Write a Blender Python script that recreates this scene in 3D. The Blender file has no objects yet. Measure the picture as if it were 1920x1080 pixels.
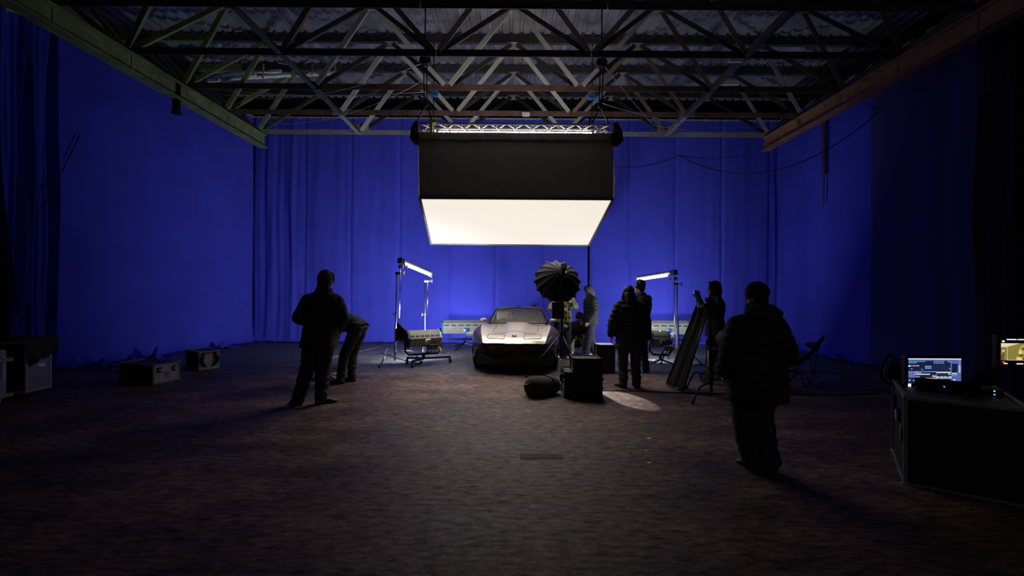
import bpy, bmesh, math, random
from mathutils import Vector, Matrix, noise
random.seed(7)
sc = bpy.context.scene
COL = sc.collection
PI = math.pi
# ---------------------------------------------------------------- camera, world, exposure
F, CH, ROLL = 860.0, 1.65, 0.007        # focal length in pixels of a 1920 frame, camera height, roll
cam = bpy.data.objects.new('camera', bpy.data.cameras.new('camera'))
COL.objects.link(cam)
cam.data.lens = F / 1920 * 36
cam.data.sensor_width = 36
cam.data.clip_start = 0.05
cam.location = (0, 0, CH)
cam.rotation_euler = (PI / 2, -ROLL, 0)
sc.camera = cam
sc.view_settings.view_transform = 'Standard'
sc.view_settings.look = 'None'
sc.view_settings.exposure = 0.0
sc.view_settings.gamma = 1.0
sc.view_settings.use_curve_mapping = False
w = bpy.data.worlds.new('world'); sc.world = w
w.use_nodes = True
w.node_tree.nodes['Background'].inputs[0].default_value = (0.9, 0.92, 1.0, 1)
w.node_tree.nodes['Background'].inputs[1].default_value = 0.006

def P(px, py, d):
    """point at depth d metres that the photograph shows at (px, py)"""
    dx, dy = px - 960, py - 540
    lx, ly = dx + ROLL * dy, dy - ROLL * dx
    return Vector((lx * d / F, d, CH - ly * d / F))
def G(px, py):
    dx, dy = px - 960, py - 540
    return P(px, py, CH * F / (dy - ROLL * dx))

def area_light(name, loc, target, sx, sy, energy, color, spread=PI):
    l = bpy.data.lights.new(name, 'AREA'); l.shape = 'RECTANGLE'; l.size = sx; l.size_y = sy
    l.energy = energy; l.color = color; l.spread = spread
    o = bpy.data.objects.new(name, l); COL.objects.link(o)
    o.location = loc
    o.rotation_euler = (Vector(target) - Vector(loc)).to_track_quat('-Z', 'Y').to_euler()
    return o
COOL = (0.80, 0.88, 1.0)
# the light that leaves the faces of the four floor units (their housings are built further down)
UNITS = [  # x, y, z, facing direction, width, energy
    (-1.88, 9.75, 0.54, (-.45, .82, .40), 0.64, 140),
    (-1.28, 12.45, 0.56, (-.10, .86, .50), 1.15, 12),
    (3.18, 9.80, 0.55, (.24, .88, .36), 0.30, 90),
    (4.12, 12.25, 0.60, (.02, .86, .50), 1.15, 14),
]
for i, (x, y, z, n, wd, e) in enumerate(UNITS):
    dv = Vector(n).normalized(); p = Vector((x, y, z))
    area_light('unit_light', p + dv * 0.17, p + dv * 3, wd, 0.26 if wd > .3 else .18, e, COOL)
SOFT = 0.90       # radiance of the overhead diffuser
# added fill lamp behind the camera, standing in for ambient light
area_light('hall_light', (4.6, -5.0, 5.0), (-2.0, 9, 3.4), 5, 2, 17, (1.0, 0.98, 0.97))
# the overhead softbox: an extra lamp under its diffuser throws light down and forward
area_light('softbox_light', (0.0, 9.42, 2.92), (-0.0, 9.42 - .34, 2.92 - .94), 3.4, 1.9, 60, (1.0, 0.92, 0.84), math.radians(112))

# ---------------------------------------------------------------- materials
def mat(name, col, rough=0.6, metal=0.0, var=0.0, scale=8.0, bump=0.0, bscale=40.0, coat=0.0, emis=None, es=0.0, spec=0.5, sheen=0.0):
    m = bpy.data.materials.new(name); m.use_nodes = True
    nt = m.node_tree; b = nt.nodes['Principled BSDF']
    c = (col[0], col[1], col[2], 1)
    b.inputs['Base Color'].default_value = c
    b.inputs['Roughness'].default_value = rough
    b.inputs['Metallic'].default_value = metal
    b.inputs['Coat Weight'].default_value = coat
    b.inputs['Coat Roughness'].default_value = 0.06
    b.inputs['Specular IOR Level'].default_value = spec
    b.inputs['Sheen Weight'].default_value = sheen
    if emis:
        b.inputs['Emission Color'].default_value = (emis[0], emis[1], emis[2], 1)
        b.inputs['Emission Strength'].default_value = es
    tc = nt.nodes.new('ShaderNodeTexCoord')
    if var > 0:
        n = nt.nodes.new('ShaderNodeTexNoise'); n.inputs['Scale'].default_value = scale; n.inputs['Detail'].default_value = 6
        nt.links.new(tc.outputs['Object'], n.inputs['Vector'])
        r = nt.nodes.new('ShaderNodeValToRGB')
        r.color_ramp.elements[0].position = 0.3; r.color_ramp.elements[1].position = 0.7
        r.color_ramp.elements[0].color = tuple(max(0, v * (1 - var)) for v in col) + (1,)
        r.color_ramp.elements[1].color = tuple(min(1, v * (1 + var)) for v in col) + (1,)
        nt.links.new(n.outputs['Fac'], r.inputs['Fac']); nt.links.new(r.outputs['Color'], b.inputs['Base Color'])
    if bump > 0:
        n2 = nt.nodes.new('ShaderNodeTexNoise'); n2.inputs['Scale'].default_value = bscale; n2.inputs['Detail'].default_value = 4
        nt.links.new(tc.outputs['Object'], n2.inputs['Vector'])
        bp = nt.nodes.new('ShaderNodeBump'); bp.inputs['Strength'].default_value = bump; bp.inputs['Distance'].default_value = 0.01
        nt.links.new(n2.outputs['Fac'], bp.inputs['Height']); nt.links.new(bp.outputs['Normal'], b.inputs['Normal'])
    return m
M = {}
M['blue'] = mat('blue_cloth', (0.056, 0.062, 0.54), 0.9, var=0.10, scale=1.2, bump=0.15, bscale=60, spec=0.1)
M['flagcloth'] = mat('flag_cloth', (0.014, 0.014, 0.014), 0.9, spec=0.15)
M['umb'] = mat('umbrella_cloth', (0.007, 0.0065, 0.0065), 0.8, var=0.15, spec=0.15)
M['blackcloth'] = mat('black_cloth', (0.050, 0.050, 0.052), 0.9, var=0.2, bump=0.3, spec=0.15)
M['navy'] = mat('navy_cloth', (0.05, 0.052, 0.20), 0.9, var=0.1, scale=1.2, spec=0.1)  # the blue cloth again, its lack of light painted into the colour
M['blackdrape'] = mat('black_drape', (0.030, 0.030, 0.045), 0.95, var=0.2, spec=0.1)  # black cloth on the left; on the right, shade painted over blue cloth
M['black_wall'] = mat('black_wall', (0.008, 0.008, 0.009), 0.95, var=0.2, spec=0.1)
M['black_metal'] = mat('black_metal', (0.012, 0.012, 0.013), 0.35, 0.4, var=0.2)
M['black_plastic'] = mat('black_plastic', (0.010, 0.010, 0.011), 0.45, var=0.2, bump=0.1)
M['rubber'] = mat('black_rubber', (0.012, 0.012, 0.012), 0.75, var=0.2)
M['chrome'] = mat('chrome', (0.75, 0.75, 0.76), 0.18, 1.0, var=0.05)
M['alu'] = mat('aluminium', (0.78, 0.77, 0.75), 0.45, 0.25, var=0.08)
M['alu_dull'] = mat('dull_aluminium', (0.42, 0.41, 0.40), 0.5, 0.6, var=0.15)
M['green_steel'] = mat('green_painted_steel', (0.17, 0.20, 0.075), 0.6, var=0.35, scale=5, bump=0.2, bscale=12)
M['rust_steel'] = mat('rust_primer_steel', (0.26, 0.125, 0.062), 0.65, var=0.3, scale=6, bump=0.2, bscale=12)
M['red_steel'] = mat('red_brown_steel', (0.165, 0.092, 0.082), 0.6, var=0.35, scale=4, bump=0.1)
M['grey_steel'] = mat('grey_painted_steel', (0.26, 0.245, 0.24), 0.55, var=0.25, scale=5, bump=0.1)
M['dark_steel'] = mat('dark_painted_steel', (0.055, 0.05, 0.05), 0.6, var=0.3, scale=5)
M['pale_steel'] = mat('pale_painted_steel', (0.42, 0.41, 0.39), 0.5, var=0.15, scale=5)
M['roof_sheet'] = mat('grey_roof_sheet', (0.27, 0.275, 0.30), 0.42, 0.30, var=0.45, scale=1.6, bump=0.15, bscale=5)
M['white_plastic'] = mat('white_plastic', (0.75, 0.74, 0.71), 0.5, var=0.08)
M['unit_grey'] = mat('light_unit_grey', (0.29, 0.28, 0.25), 0.5, var=0.1)
M['unit_blue'] = mat('light_unit_blue', (0.03, 0.13, 0.34), 0.45, var=0.1)
M['yellow'] = mat('yellow_plastic', (0.75, 0.62, 0.12), 0.5, var=0.1)
M['case_grey'] = mat('grey_case_board', (0.48, 0.48, 0.49), 0.6, var=0.12, scale=10, bump=0.1)
M['case_dark'] = mat('dark_case_board', (0.020, 0.020, 0.022), 0.6, var=0.2, scale=10, bump=0.1)
M['case_mid'] = mat('case_board', (0.26, 0.26, 0.265), 0.6, var=0.15, scale=10, bump=0.1)
M['orange'] = mat('orange_trim', (0.65, 0.10, 0.04), 0.5, var=0.1)
M['wood'] = mat('pale_wood', (0.42, 0.32, 0.20), 0.6, var=0.25, scale=14)
M['paint'] = mat('beige_paint', (0.60, 0.53, 0.415), 0.34, 0.30, var=0.03, coat=0.7)
M['paint_dark'] = mat('bronze_paint', (0.060, 0.045, 0.040), 0.40, 0.2, var=0.03, coat=0.25, spec=0.3)
M['seat_cloth'] = mat('beige_seat_cloth', (0.48, 0.41, 0.30), 0.8, var=0.1)
M['skin'] = mat('skin', (0.52, 0.31, 0.23), 0.55, var=0.08, scale=20)
M['lip'] = mat('lip', (0.40, 0.13, 0.11), 0.5)
M['eyew'] = mat('eye_white', (0.7, 0.7, 0.7), 0.3)
M['eyed'] = mat('eye_dark', (0.02, 0.015, 0.01), 0.2)
M['hair_dark'] = mat('dark_hair', (0.014, 0.010, 0.008), 0.6, var=0.3, scale=30, bump=0.4)
M['hair_brown'] = mat('brown_hair', (0.06, 0.035, 0.02), 0.6, var=0.3, scale=30, bump=0.4)
M['hair_blonde'] = mat('blonde_hair', (0.60, 0.42, 0.17), 0.55, var=0.25, scale=30, bump=0.4)
M['cloth_black'] = mat('black_clothing', (0.050, 0.050, 0.054), 0.85, var=0.25, bump=0.3, spec=0.2)
M['cloth_char'] = mat('charcoal_clothing', (0.030, 0.029, 0.032), 0.75, var=0.15, bump=0.2)
M['cloth_grey'] = mat('grey_hood_cloth', (0.075, 0.073, 0.08), 0.85, var=0.12, bump=0.2)
M['cloth_slate'] = mat('slate_trousers', (0.036, 0.037, 0.046), 0.85, var=0.15, bump=0.2)
M['cloth_brown'] = mat('brown_beanie', (0.055, 0.032, 0.026), 0.9, var=0.2, bump=0.4)
M['cloth_red'] = mat('dark_red_hood', (0.026, 0.009, 0.009), 0.85, var=0.2, bump=0.2)
M['cloth_tan'] = mat('tan_clothing', (0.30, 0.25, 0.17), 0.85, var=0.3, bump=0.2)
M['shoe_white'] = mat('white_shoe', (0.72, 0.70, 0.66), 0.6, var=0.08)
M['shoe_black'] = mat('black_shoe', (0.012, 0.012, 0.012), 0.55, var=0.2)
M['lens'] = mat('dark_glass', (0.01, 0.01, 0.014), 0.05, spec=0.8)
M['tube_glow'] = mat('tube_glow', (1, 0.95, 0.85), 0.5, emis=(1.0, 0.90, 0.74), es=9.0)
M['soft_glow'] = mat('diffuser_glow', (0.3, 0.3, 0.3), 0.8, emis=(1.0, 0.915, 0.80), es=SOFT)
M['inner_glow'] = mat('inner_tube_glow', (1, 1, 1), 0.5, emis=(1.0, 0.93, 0.84), es=30.0)
def glow(name, c, s): return mat(name, (0.02, 0.02, 0.02), 0.4, emis=c, es=s)
M['g_white'] = glow('screen_white', (0.85, 0.92, 1.0), 1.1)
M['g_cyan'] = glow('screen_cyan', (0.12, 0.42, 0.75), 0.9)
M['g_blue'] = glow('screen_blue', (0.10, 0.16, 0.50), 0.8)
M['g_navy'] = glow('screen_navy', (0.012, 0.016, 0.055), 0.8)
M['g_pink'] = glow('screen_pink', (0.62, 0.40, 0.42), 0.8)
M['g_lilac'] = glow('screen_lilac', (0.30, 0.34, 0.80), 0.8)
M['g_red'] = glow('screen_red', (0.9, 0.06, 0.04), 0.9)
M['g_green'] = glow('led_green', (0.25, 1.0, 0.15), 2.0)
M['g_ledblue'] = glow('led_blue', (0.1, 0.25, 1.0), 2.0)
M['g_olive'] = glow('screen_olive', (0.30, 0.26, 0.06), 0.8)
M['g_cream'] = glow('screen_cream', (0.85, 0.75, 0.42), 0.9)
M['g_gold'] = glow('screen_gold', (0.62, 0.42, 0.07), 0.9)
M['g_golddark'] = glow('screen_gold_dark', (0.18, 0.10, 0.02), 0.8)
M['g_face'] = glow('screen_face', (0.85, 0.52, 0.27), 0.9)
M['g_lip'] = glow('screen_lip', (0.5, 0.12, 0.07), 0.8)
M['g_dark'] = glow('screen_dark', (0.05, 0.03, 0.02), 0.6)
def glass_mat():
    m = bpy.data.materials.new('windscreen_glass'); m.use_nodes = True
    nt = m.node_tree; nt.nodes.remove(nt.nodes['Principled BSDF'])
    out = nt.nodes['Material Output']
    t = nt.nodes.new('ShaderNodeBsdfTransparent'); t.inputs[0].default_value = (0.86, 0.88, 0.86, 1)
    g = nt.nodes.new('ShaderNodeBsdfGlossy'); g.inputs['Roughness'].default_value = 0.03
    f = nt.nodes.new('ShaderNodeFresnel'); f.inputs[0].default_value = 1.5
    mx = nt.nodes.new('ShaderNodeMixShader')
    nt.links.new(f.outputs[0], mx.inputs[0]); nt.links.new(t.outputs[0], mx.inputs[1]); nt.links.new(g.outputs[0], mx.inputs[2])
    df = nt.nodes.new('ShaderNodeBsdfDiffuse'); df.inputs[0].default_value = (.8, .8, .78, 1); m2 = nt.nodes.new('ShaderNodeMixShader'); m2.inputs[0].default_value = .13
    nt.links.new(mx.outputs[0], m2.inputs[1]); nt.links.new(df.outputs[0], m2.inputs[2]); nt.links.new(m2.outputs[0], out.inputs[0])
    return m
M['glass'] = glass_mat()
def skirt_mat():
    m = mat('skirt_cloth', (0.085, 0.082, 0.084), 0.9, var=0.15, bump=0.2)
    nt = m.node_tree; b = nt.nodes['Principled BSDF']; t = nt.nodes.new('ShaderNodeBsdfTranslucent'); t.inputs[0].default_value = (.011, .0105, .011, 1)
    a = nt.nodes.new('ShaderNodeAddShader'); nt.links.new(b.outputs[0], a.inputs[0]); nt.links.new(t.outputs[0], a.inputs[1]); nt.links.new(a.outputs[0], nt.nodes['Material Output'].inputs[0])
    return m
M['skirt'] = skirt_mat()
def camo_mat():
    m = mat('camouflage_cloth', (0.3, 0.25, 0.15), 0.9)
    nt = m.node_tree; b = nt.nodes['Principled BSDF']
    tc = nt.nodes.new('ShaderNodeTexCoord'); n = nt.nodes.new('ShaderNodeTexNoise')
    n.inputs['Scale'].default_value = 11; n.inputs['Detail'].default_value = 3
    r = nt.nodes.new('ShaderNodeValToRGB'); r.color_ramp.interpolation = 'CONSTANT'
    e = r.color_ramp.elements; e[0].color = (0.05, 0.045, 0.02, 1); e[1].position = 0.43; e[1].color = (0.20, 0.17, 0.08, 1)
    x = e.new(0.52); x.color = (0.55, 0.48, 0.30, 1); x = e.new(0.60); x.color = (0.12, 0.11, 0.05, 1); x = e.new(0.68); x.color = (0.5, 0.43, 0.28, 1)
    nt.links.new(tc.outputs['Object'], n.inputs['Vector']); nt.links.new(n.outputs['Fac'], r.inputs['Fac']); nt.links.new(r.outputs['Color'], b.inputs['Base Color'])
    return m
M['camo'] = camo_mat()
def floor_mat(name, c0, c1, c2, rough0, rough1):
    m = mat(name, c1, 0.5, spec=0.22)
    nt = m.node_tree; b = nt.nodes['Principled BSDF']; L = nt.links
    tc = nt.nodes.new('ShaderNodeTexCoord')
    mp = nt.nodes.new('ShaderNodeMapping'); mp.inputs['Scale'].default_value = (0.55, 1.1, 1)
    L.new(tc.outputs['Object'], mp.inputs['Vector'])
    n = nt.nodes.new('ShaderNodeTexNoise'); n.inputs['Scale'].default_value = 1.6; n.inputs['Detail'].default_value = 10; n.inputs['Roughness'].default_value = 0.72
    L.new(mp.outputs[0], n.inputs['Vector'])
    r = nt.nodes.new('ShaderNodeValToRGB'); e = r.color_ramp.elements
    e[0].position = 0.36; e[0].color = c0 + (1,); e[1].position = 0.64; e[1].color = c2 + (1,)
    x = e.new(0.50); x.color = c1 + (1,)
    L.new(n.outputs['Fac'], r.inputs['Fac'])
    n3 = nt.nodes.new('ShaderNodeTexNoise'); n3.inputs['Scale'].default_value = 22; n3.inputs['Detail'].default_value = 8; n3.inputs['Roughness'].default_value = 0.75
    mp3 = nt.nodes.new('ShaderNodeMapping'); mp3.inputs['Scale'].default_value = (0.35, 1.0, 1)
    L.new(tc.outputs['Object'], mp3.inputs['Vector']); L.new(mp3.outputs[0], n3.inputs['Vector'])
    r3 = nt.nodes.new('ShaderNodeValToRGB'); r3.color_ramp.elements[0].position = 0.38; r3.color_ramp.elements[1].position = 0.64
    r3.color_ramp.elements[0].color = (0.34, 0.34, 0.34, 1); r3.color_ramp.elements[1].color = (1.55, 1.55, 1.55, 1)
    L.new(n3.outputs['Fac'], r3.inputs['Fac'])
    mx = nt.nodes.new('ShaderNodeMix'); mx.data_type = 'RGBA'; mx.blend_type = 'MULTIPLY'; mx.inputs[0].default_value = 0.95
    L.new(r.outputs['Color'], mx.inputs[6]); L.new(r3.outputs['Color'], mx.inputs[7]); L.new(mx.outputs[2], b.inputs['Base Color'])
    b.inputs['Specular Tint'].default_value = (1.0, 0.80, 0.74, 1)
    ms = nt.nodes.new('ShaderNodeMapRange'); ms.inputs[1].default_value = 0.36; ms.inputs[2].default_value = 0.66; ms.inputs[3].default_value = 0.04; ms.inputs[4].default_value = 0.42
    L.new(n3.outputs['Fac'], ms.inputs[0]); L.new(ms.outputs[0], b.inputs['Specular IOR Level'])
    mr = nt.nodes.new('ShaderNodeMapRange'); mr.inputs[1].default_value = 0.3; mr.inputs[2].default_value = 0.7
    mr.inputs[3].default_value = rough0; mr.inputs[4].default_value = rough1
    L.new(n.outputs['Fac'], mr.inputs[0]); L.new(mr.outputs[0], b.inputs['Roughness'])
    bp = nt.nodes.new('ShaderNodeBump'); bp.inputs['Strength'].default_value = 0.35; bp.inputs['Distance'].default_value = 0.006
    L.new(n3.outputs['Fac'], bp.inputs['Height']); L.new(bp.outputs['Normal'], b.inputs['Normal'])
    return m
M['floor'] = floor_mat('worn_concrete', (0.050, 0.036, 0.031), (0.135, 0.085, 0.071), (0.235, 0.155, 0.132), 0.50, 0.66)
M['floor_rear'] = floor_mat('grey_stage_floor', (0.085, 0.082, 0.083), (0.105, 0.10, 0.10), (0.125, 0.12, 0.12), 0.5, 0.6)

# ---------------------------------------------------------------- mesh helpers
class MB:
    def __init__(s): s.v = []; s.f = []; s.m = []; s.mi = 0
    def add(s, vs, fs):
        b = len(s.v); s.v += [Vector(x) for x in vs]
        s.f += [tuple(i + b for i in f) for f in fs]; s.m += [s.mi] * len(fs); return s
    def box(s, c, size, rot=None):
        c = Vector(c); hx, hy, hz = size[0] / 2, size[1] / 2, size[2] / 2
        vs = [Vector((x, y, z)) for z in (-hz, hz) for y in (-hy, hy) for x in (-hx, hx)]
        if rot is not None: vs = [rot @ v for v in vs]
        return s.add([v + c for v in vs], [(0, 2, 3, 1), (4, 5, 7, 6), (0, 1, 5, 4), (2, 6, 7, 3), (0, 4, 6, 2), (1, 3, 7, 5)])
    def bar(s, p0, p1, w, h, up=(0, 0, 1)):
        p0, p1 = Vector(p0), Vector(p1); d = p1 - p0; y = d.normalized(); u = Vector(up)
        if abs(y.dot(u)) > 0.98: u = Vector((1, 0, 0))
        x = y.cross(u).normalized(); z = x.cross(y)
        return s.box((p0 + p1) / 2, (w, d.length, h), Matrix((x, y, z)).transposed())
    def tube(s, pts, rad, n=8, cap=True):
        pts = [Vector(p) for p in pts]
        if not isinstance(rad, (list, tuple)): rad = [rad] * len(pts)
        b = len(s.v); px = None; N = len(pts)
        for i, p in enumerate(pts):
            t = (pts[min(i + 1, N - 1)] - pts[max(i - 1, 0)])
            t = t.normalized() if t.length > 1e-9 else Vector((0, 0, 1))
            if px is None:
                a = Vector((0, 0, 1)) if abs(t.z) < 0.9 else Vector((1, 0, 0)); x = t.cross(a).normalized()
            else:
                x = (px - t * px.dot(t)); x = x.normalized() if x.length > 1e-6 else t.orthogonal().normalized()
            px = x; y = t.cross(x)
            for k in range(n):
                an = 2 * PI * k / n; s.v.append(p + (x * math.cos(an) + y * math.sin(an)) * rad[i])
        fs = []
        for i in range(N - 1):
            for k in range(n):
                a = b + i * n + k; c = b + i * n + (k + 1) % n; fs.append((a, c, c + n, a + n))
        if cap: fs.append(tuple(b + k for k in range(n - 1, -1, -1))); fs.append(tuple(b + (N - 1) * n + k for k in range(n)))
        s.f += fs; s.m += [s.mi] * len(fs); return s
    def sph(s, c, r, nu=12, nv=8, rot=None):
        c = Vector(c); r = (r, r, r) if not isinstance(r, (tuple, list)) else r
        vs = [Vector((0, 0, -r[2]))]
        for j in range(1, nv):
            t = -PI / 2 + PI * j / nv
            for i in range(nu):
                a = 2 * PI * i / nu; vs.append(Vector((r[0] * math.cos(t) * math.cos(a), r[1] * math.cos(t) * math.sin(a), r[2] * math.sin(t))))
        vs.append(Vector((0, 0, r[2])))
        if rot is not None: vs = [rot @ v for v in vs]
        fs = []
        for i in range(nu): fs.append((0, 1 + (i + 1) % nu, 1 + i))
        for j in range(nv - 2):
            for i in range(nu):
                a = 1 + j * nu + i; d = 1 + j * nu + (i + 1) % nu; fs.append((a, d, d + nu, a + nu))
        T = len(vs) - 1; o = 1 + (nv - 2) * nu
        for i in range(nu): fs.append((o + i, o + (i + 1) % nu, T))
        return s.add([v + c for v in vs], fs)
    def loft(s, rings, cap=True, close=True):
        b = len(s.v); n = len(rings[0])
        for r in rings: s.v += [Vector(p) for p in r]
        fs = []; kk = n if close else n - 1
        for i in range(len(rings) - 1):
            for k in range(kk):
                a = b + i * n + k; c = b + i * n + (k + 1) % n; fs.append((a, c, c + n, a + n))
        if cap and close:
            fs.append(tuple(b + k for k in range(n - 1, -1, -1))); fs.append(tuple(b + (len(rings) - 1) * n + k for k in range(n)))
        s.f += fs; s.m += [s.mi] * len(fs); return s
    def lathe(s, prof, c=(0, 0, 0), n=20, rot=None):
        c = Vector(c); rings = []
        for (r, z) in prof:
            ring = [Vector((r * math.cos(2 * PI * k / n), r * math.sin(2 * PI * k / n), z)) for k in range(n)]
            rings.append([(rot @ v if rot is not None else v) + c for v in ring])
        return s.loft(rings)
    def grid(s, fn, nu, nv):
        b = len(s.v)
        for j in range(nv + 1):
            for i in range(nu + 1): s.v.append(Vector(fn(i / nu, j / nv)))
        fs = [(b + j * (nu + 1) + i, b + j * (nu + 1) + i + 1, b + (j + 1) * (nu + 1) + i + 1, b + (j + 1) * (nu + 1) + i) for j in range(nv) for i in range(nu)]
        s.f += fs; s.m += [s.mi] * len(fs); return s
    def mesh(s, name):
        me = bpy.data.meshes.new(name); me.from_pydata([tuple(v) for v in s.v], [], s.f); me.update(); return me

def link(name, me, m, parent=None, smooth=False):
    o = bpy.data.objects.new(name, me); COL.objects.link(o)
    if m is not None:
        for x in (m if isinstance(m, (list, tuple)) else [m]):
            me.materials.append(M[x] if isinstance(x, str) else x)
    if parent is not None: o.parent = parent
    if smooth: me.shade_smooth() if hasattr(me, 'shade_smooth') else None
    return o
def build(mb, name, m, parent=None, smooth=False, bevel=0.0, world=False, recalc=True, auto=None):
    """world=True: the points are world points, moved into the parent's own space"""
    if world and parent is not None:
        T = Matrix.Translation(parent.location) @ parent.rotation_euler.to_matrix().to_4x4()
        q = parent.parent
        while q is not None:
            T = (Matrix.Translation(q.location) @ q.rotation_euler.to_matrix().to_4x4()) @ T; q = q.parent
        Ti = T.inverted(); mb.v = [Ti @ v for v in mb.v]
    me = mb.mesh(name)
    if recalc:
        bm = bmesh.new(); bm.from_mesh(me); bmesh.ops.recalc_face_normals(bm, faces=bm.faces); bm.to_mesh(me); bm.free()
    if len(set(mb.m)) > 1: me.polygons.foreach_set('material_index', mb.m)
    o = link(name, me, m, parent, smooth)
    if smooth and auto:
        bm = bmesh.new(); bm.from_mesh(me)
        for e in bm.edges:
            if len(e.link_faces) == 2 and e.calc_face_angle(0) > auto: e.smooth = False
        bm.to_mesh(me); bm.free()
    if bevel > 0:
        b = o.modifiers.new('bevel', 'BEVEL'); b.width = bevel; b.segments = 2; b.limit_method = 'ANGLE'
    return o
def thing(name, label, cat, loc=(0, 0, 0), rz=0.0, group=None):
    o = bpy.data.objects.new(name, None); COL.objects.link(o)
    o.location = loc; o.rotation_euler = (0, 0, rz); o.empty_display_size = 0.1
    o['label'] = label; o['category'] = cat
    if group: o['group'] = group
    return o
def tag(o, label, cat, group=None):
    o['label'] = label; o['category'] = cat
    if group: o['group'] = group
    return o
def struct(o): o['kind'] = 'structure'; return o
def V(*a): return Vector(a)
#--STRUCTURE--
# ================================================================ setting
YS = 8.76           # joint between the front slab and the stage slab
mb = MB().box((0, 0.38, -0.06), (24, 2 * (YS - 0.38), 0.12)); floor = struct(build(mb, 'floor', 'floor'))
mb = MB().box((0, YS + 0.012 + 3, -0.06), (24, 6, 0.12)); build(mb, 'stage_slab', 'floor_rear', floor)
mb = MB()
for k in range(26):     # worn filler left in the joint, in broken lengths
    x = -7 + k * 0.6 + random.uniform(-.1, .1); ln = random.uniform(.25, .6)
    mb.box((x, YS + 0.006 + random.uniform(-.008, .008), 0.001), (ln, random.uniform(.015, .04), 0.004))
build(mb, 'joint_filler', 'alu_dull', floor)
mb = MB().box((0, 0, 0.002), (0.42, 0.13, 0.004)); o = build(mb, 'floor_plate', 'rubber', floor); o.location = G(1015, 856)
mb = MB().box((0, 14.0, 3.75), (21, 0.1, 7.5)); struct(build(mb, 'wall_back', 'black_wall'))
mb = MB().box((-10.45, 4.5, 3.75), (0.1, 19, 7.5)); struct(build(mb, 'wall_left', 'black_wall'))
mb = MB().box((8.75, 4.5, 3.75), (0.1, 19, 7.5)); struct(build(mb, 'wall_right', 'black_wall'))

# ---------------------------------------------------------------- roof: space frame of angle bars under ribbed sheets
ceil = bpy.data.objects.new('ceiling', None); COL.objects.link(ceil); struct(ceil)
ZB, ZT, SP, MOD = 5.85, 7.11, 1.413, 2.78
ty = lambda k: 12.5 - SP * (4 - k)           # depth of truss k
bx = lambda i: (i + 0.5) * MOD               # bottom nodes -3..2
def angle_mesh(wd, th):
    m_ = MB(); m_.box((0, -wd / 2 + th / 2, 0.5), (wd, th, 1)); m_.box((-wd / 2 + th / 2, 0, 0.5), (th, wd - 2 * th, 1))
    return m_.mesh('angle_bar')
ANG = {}
def angle_bar(name, p0, p1, m, wd=0.085, out=(0, 0, 1), parent=ceil):
    key = (m, wd)
    if key not in ANG: me = angle_mesh(wd, 0.012); me.materials.append(M[m]); ANG[key] = me
    o = bpy.data.objects.new(name, ANG[key]); COL.objects.link(o); o.parent = parent
    p0, p1 = Vector(p0), Vector(p1); d = p1 - p0; z = d.normalized()
    y = Vector(out); y = (y - z * y.dot(z)).normalized(); x = y.cross(z)
    o.location = p0; o.rotation_euler = Matrix((x, y, z)).transposed().to_euler(); o.scale = (1, 1, d.length)
    return o
rnd = random.Random(3)
def bar_colour(x, k, far):
    if x < -4.6: return 'green_steel'
    if x < -3.4: return rnd.choice(['green_steel', 'red_steel', 'dark_steel'])
    if abs(x) < 2.2: return 'pale_steel' if far and k < 4 else 'grey_steel'  # softbox light on the central far bars painted into their colour
    if x > 4.0: return rnd.choice(['grey_steel', 'dark_steel', 'red_steel'])
    return rnd.choice(['grey_steel', 'red_steel', 'grey_steel', 'pale_steel'])
CHC = ['dark_steel', 'dark_steel', 'red_steel', 'red_steel', 'grey_steel']
for k in range(5):
    y = ty(k)
    xs = [-6.95, -4.17, -1.39, 1.39, 4.17, 6.95]
    for a, b in zip(xs, xs[1:]):
        mm = CHC[k]
        if k == 1 and a > -5 and b < 2: mm = 'dark_steel'
        m_ = MB().box(((a + b) / 2, y - .05, ZB), (b - a - .01, .012, .125)); m_.box(((a + b) / 2, y, ZB + .056), (b - a - .01, .10, .012))
        build(m_, 'bottom_chord', mm, ceil)
    for x in xs[1:-1]:       # gusset plates at the nodes
        big = abs(x) > 3
        sz = (.52, .012, .30) if (k == 4 and big) else (.34, .012, .17)
        if k < 4 and not big: continue
        m_ = MB().box((x, y - .065, ZB + sz[2] / 2 - .07), sz)
        for sx in (-1, 1):
            for sz_ in (.0, .13): m_.tube([(x + sx * .17 + sz_ * .2 * sx, y - .07, ZB - .02 + sz_ * sz[2] / .3), (x + sx * .17 + sz_ * .2 * sx, y - .085, ZB - .02 + sz_ * sz[2] / .3)], .016, 6)
        build(m_, 'gusset_plate', 'grey_steel' if k > 2 else 'dark_steel', ceil)
for k in range(5):           # top nodes half a bay behind truss k, four bars down from each
    yt = ty(k) + SP / 2
    for i in range(-3, 4):
        x = i * MOD
        m_ = MB().box((x, yt - .05, ZT + .0), (.26, .012, .13)); m_.box((x, yt, ZT + .06), (.30, .16, .012))
        for sx in (-.08, .08): m_.tube([(x + sx, yt - .05, ZT), (x + sx, yt - .075, ZT)], .018, 6)
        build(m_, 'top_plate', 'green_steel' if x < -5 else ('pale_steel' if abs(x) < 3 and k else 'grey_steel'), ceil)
        for sx in (-1, 1):
            xb = x + sx * MOD / 2
            if abs(xb) > 7.2: continue
            angle_bar('brace', (x + sx * .08, yt - .05, ZT), (xb - sx * .06, ty(k) + .02, ZB + .05), 'dark_steel' if x > -5 else 'green_steel', .085, (0, 1, .3))  # bars to the near chord: their unlit side painted in as dark
            if k < 4:
                angle_bar('brace', (x + sx * .08, yt + .02, ZT), (xb - sx * .06, ty(k + 1) - .06, ZB + .05), bar_colour(x, k, True), .09, (0, 1, .3))
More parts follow.
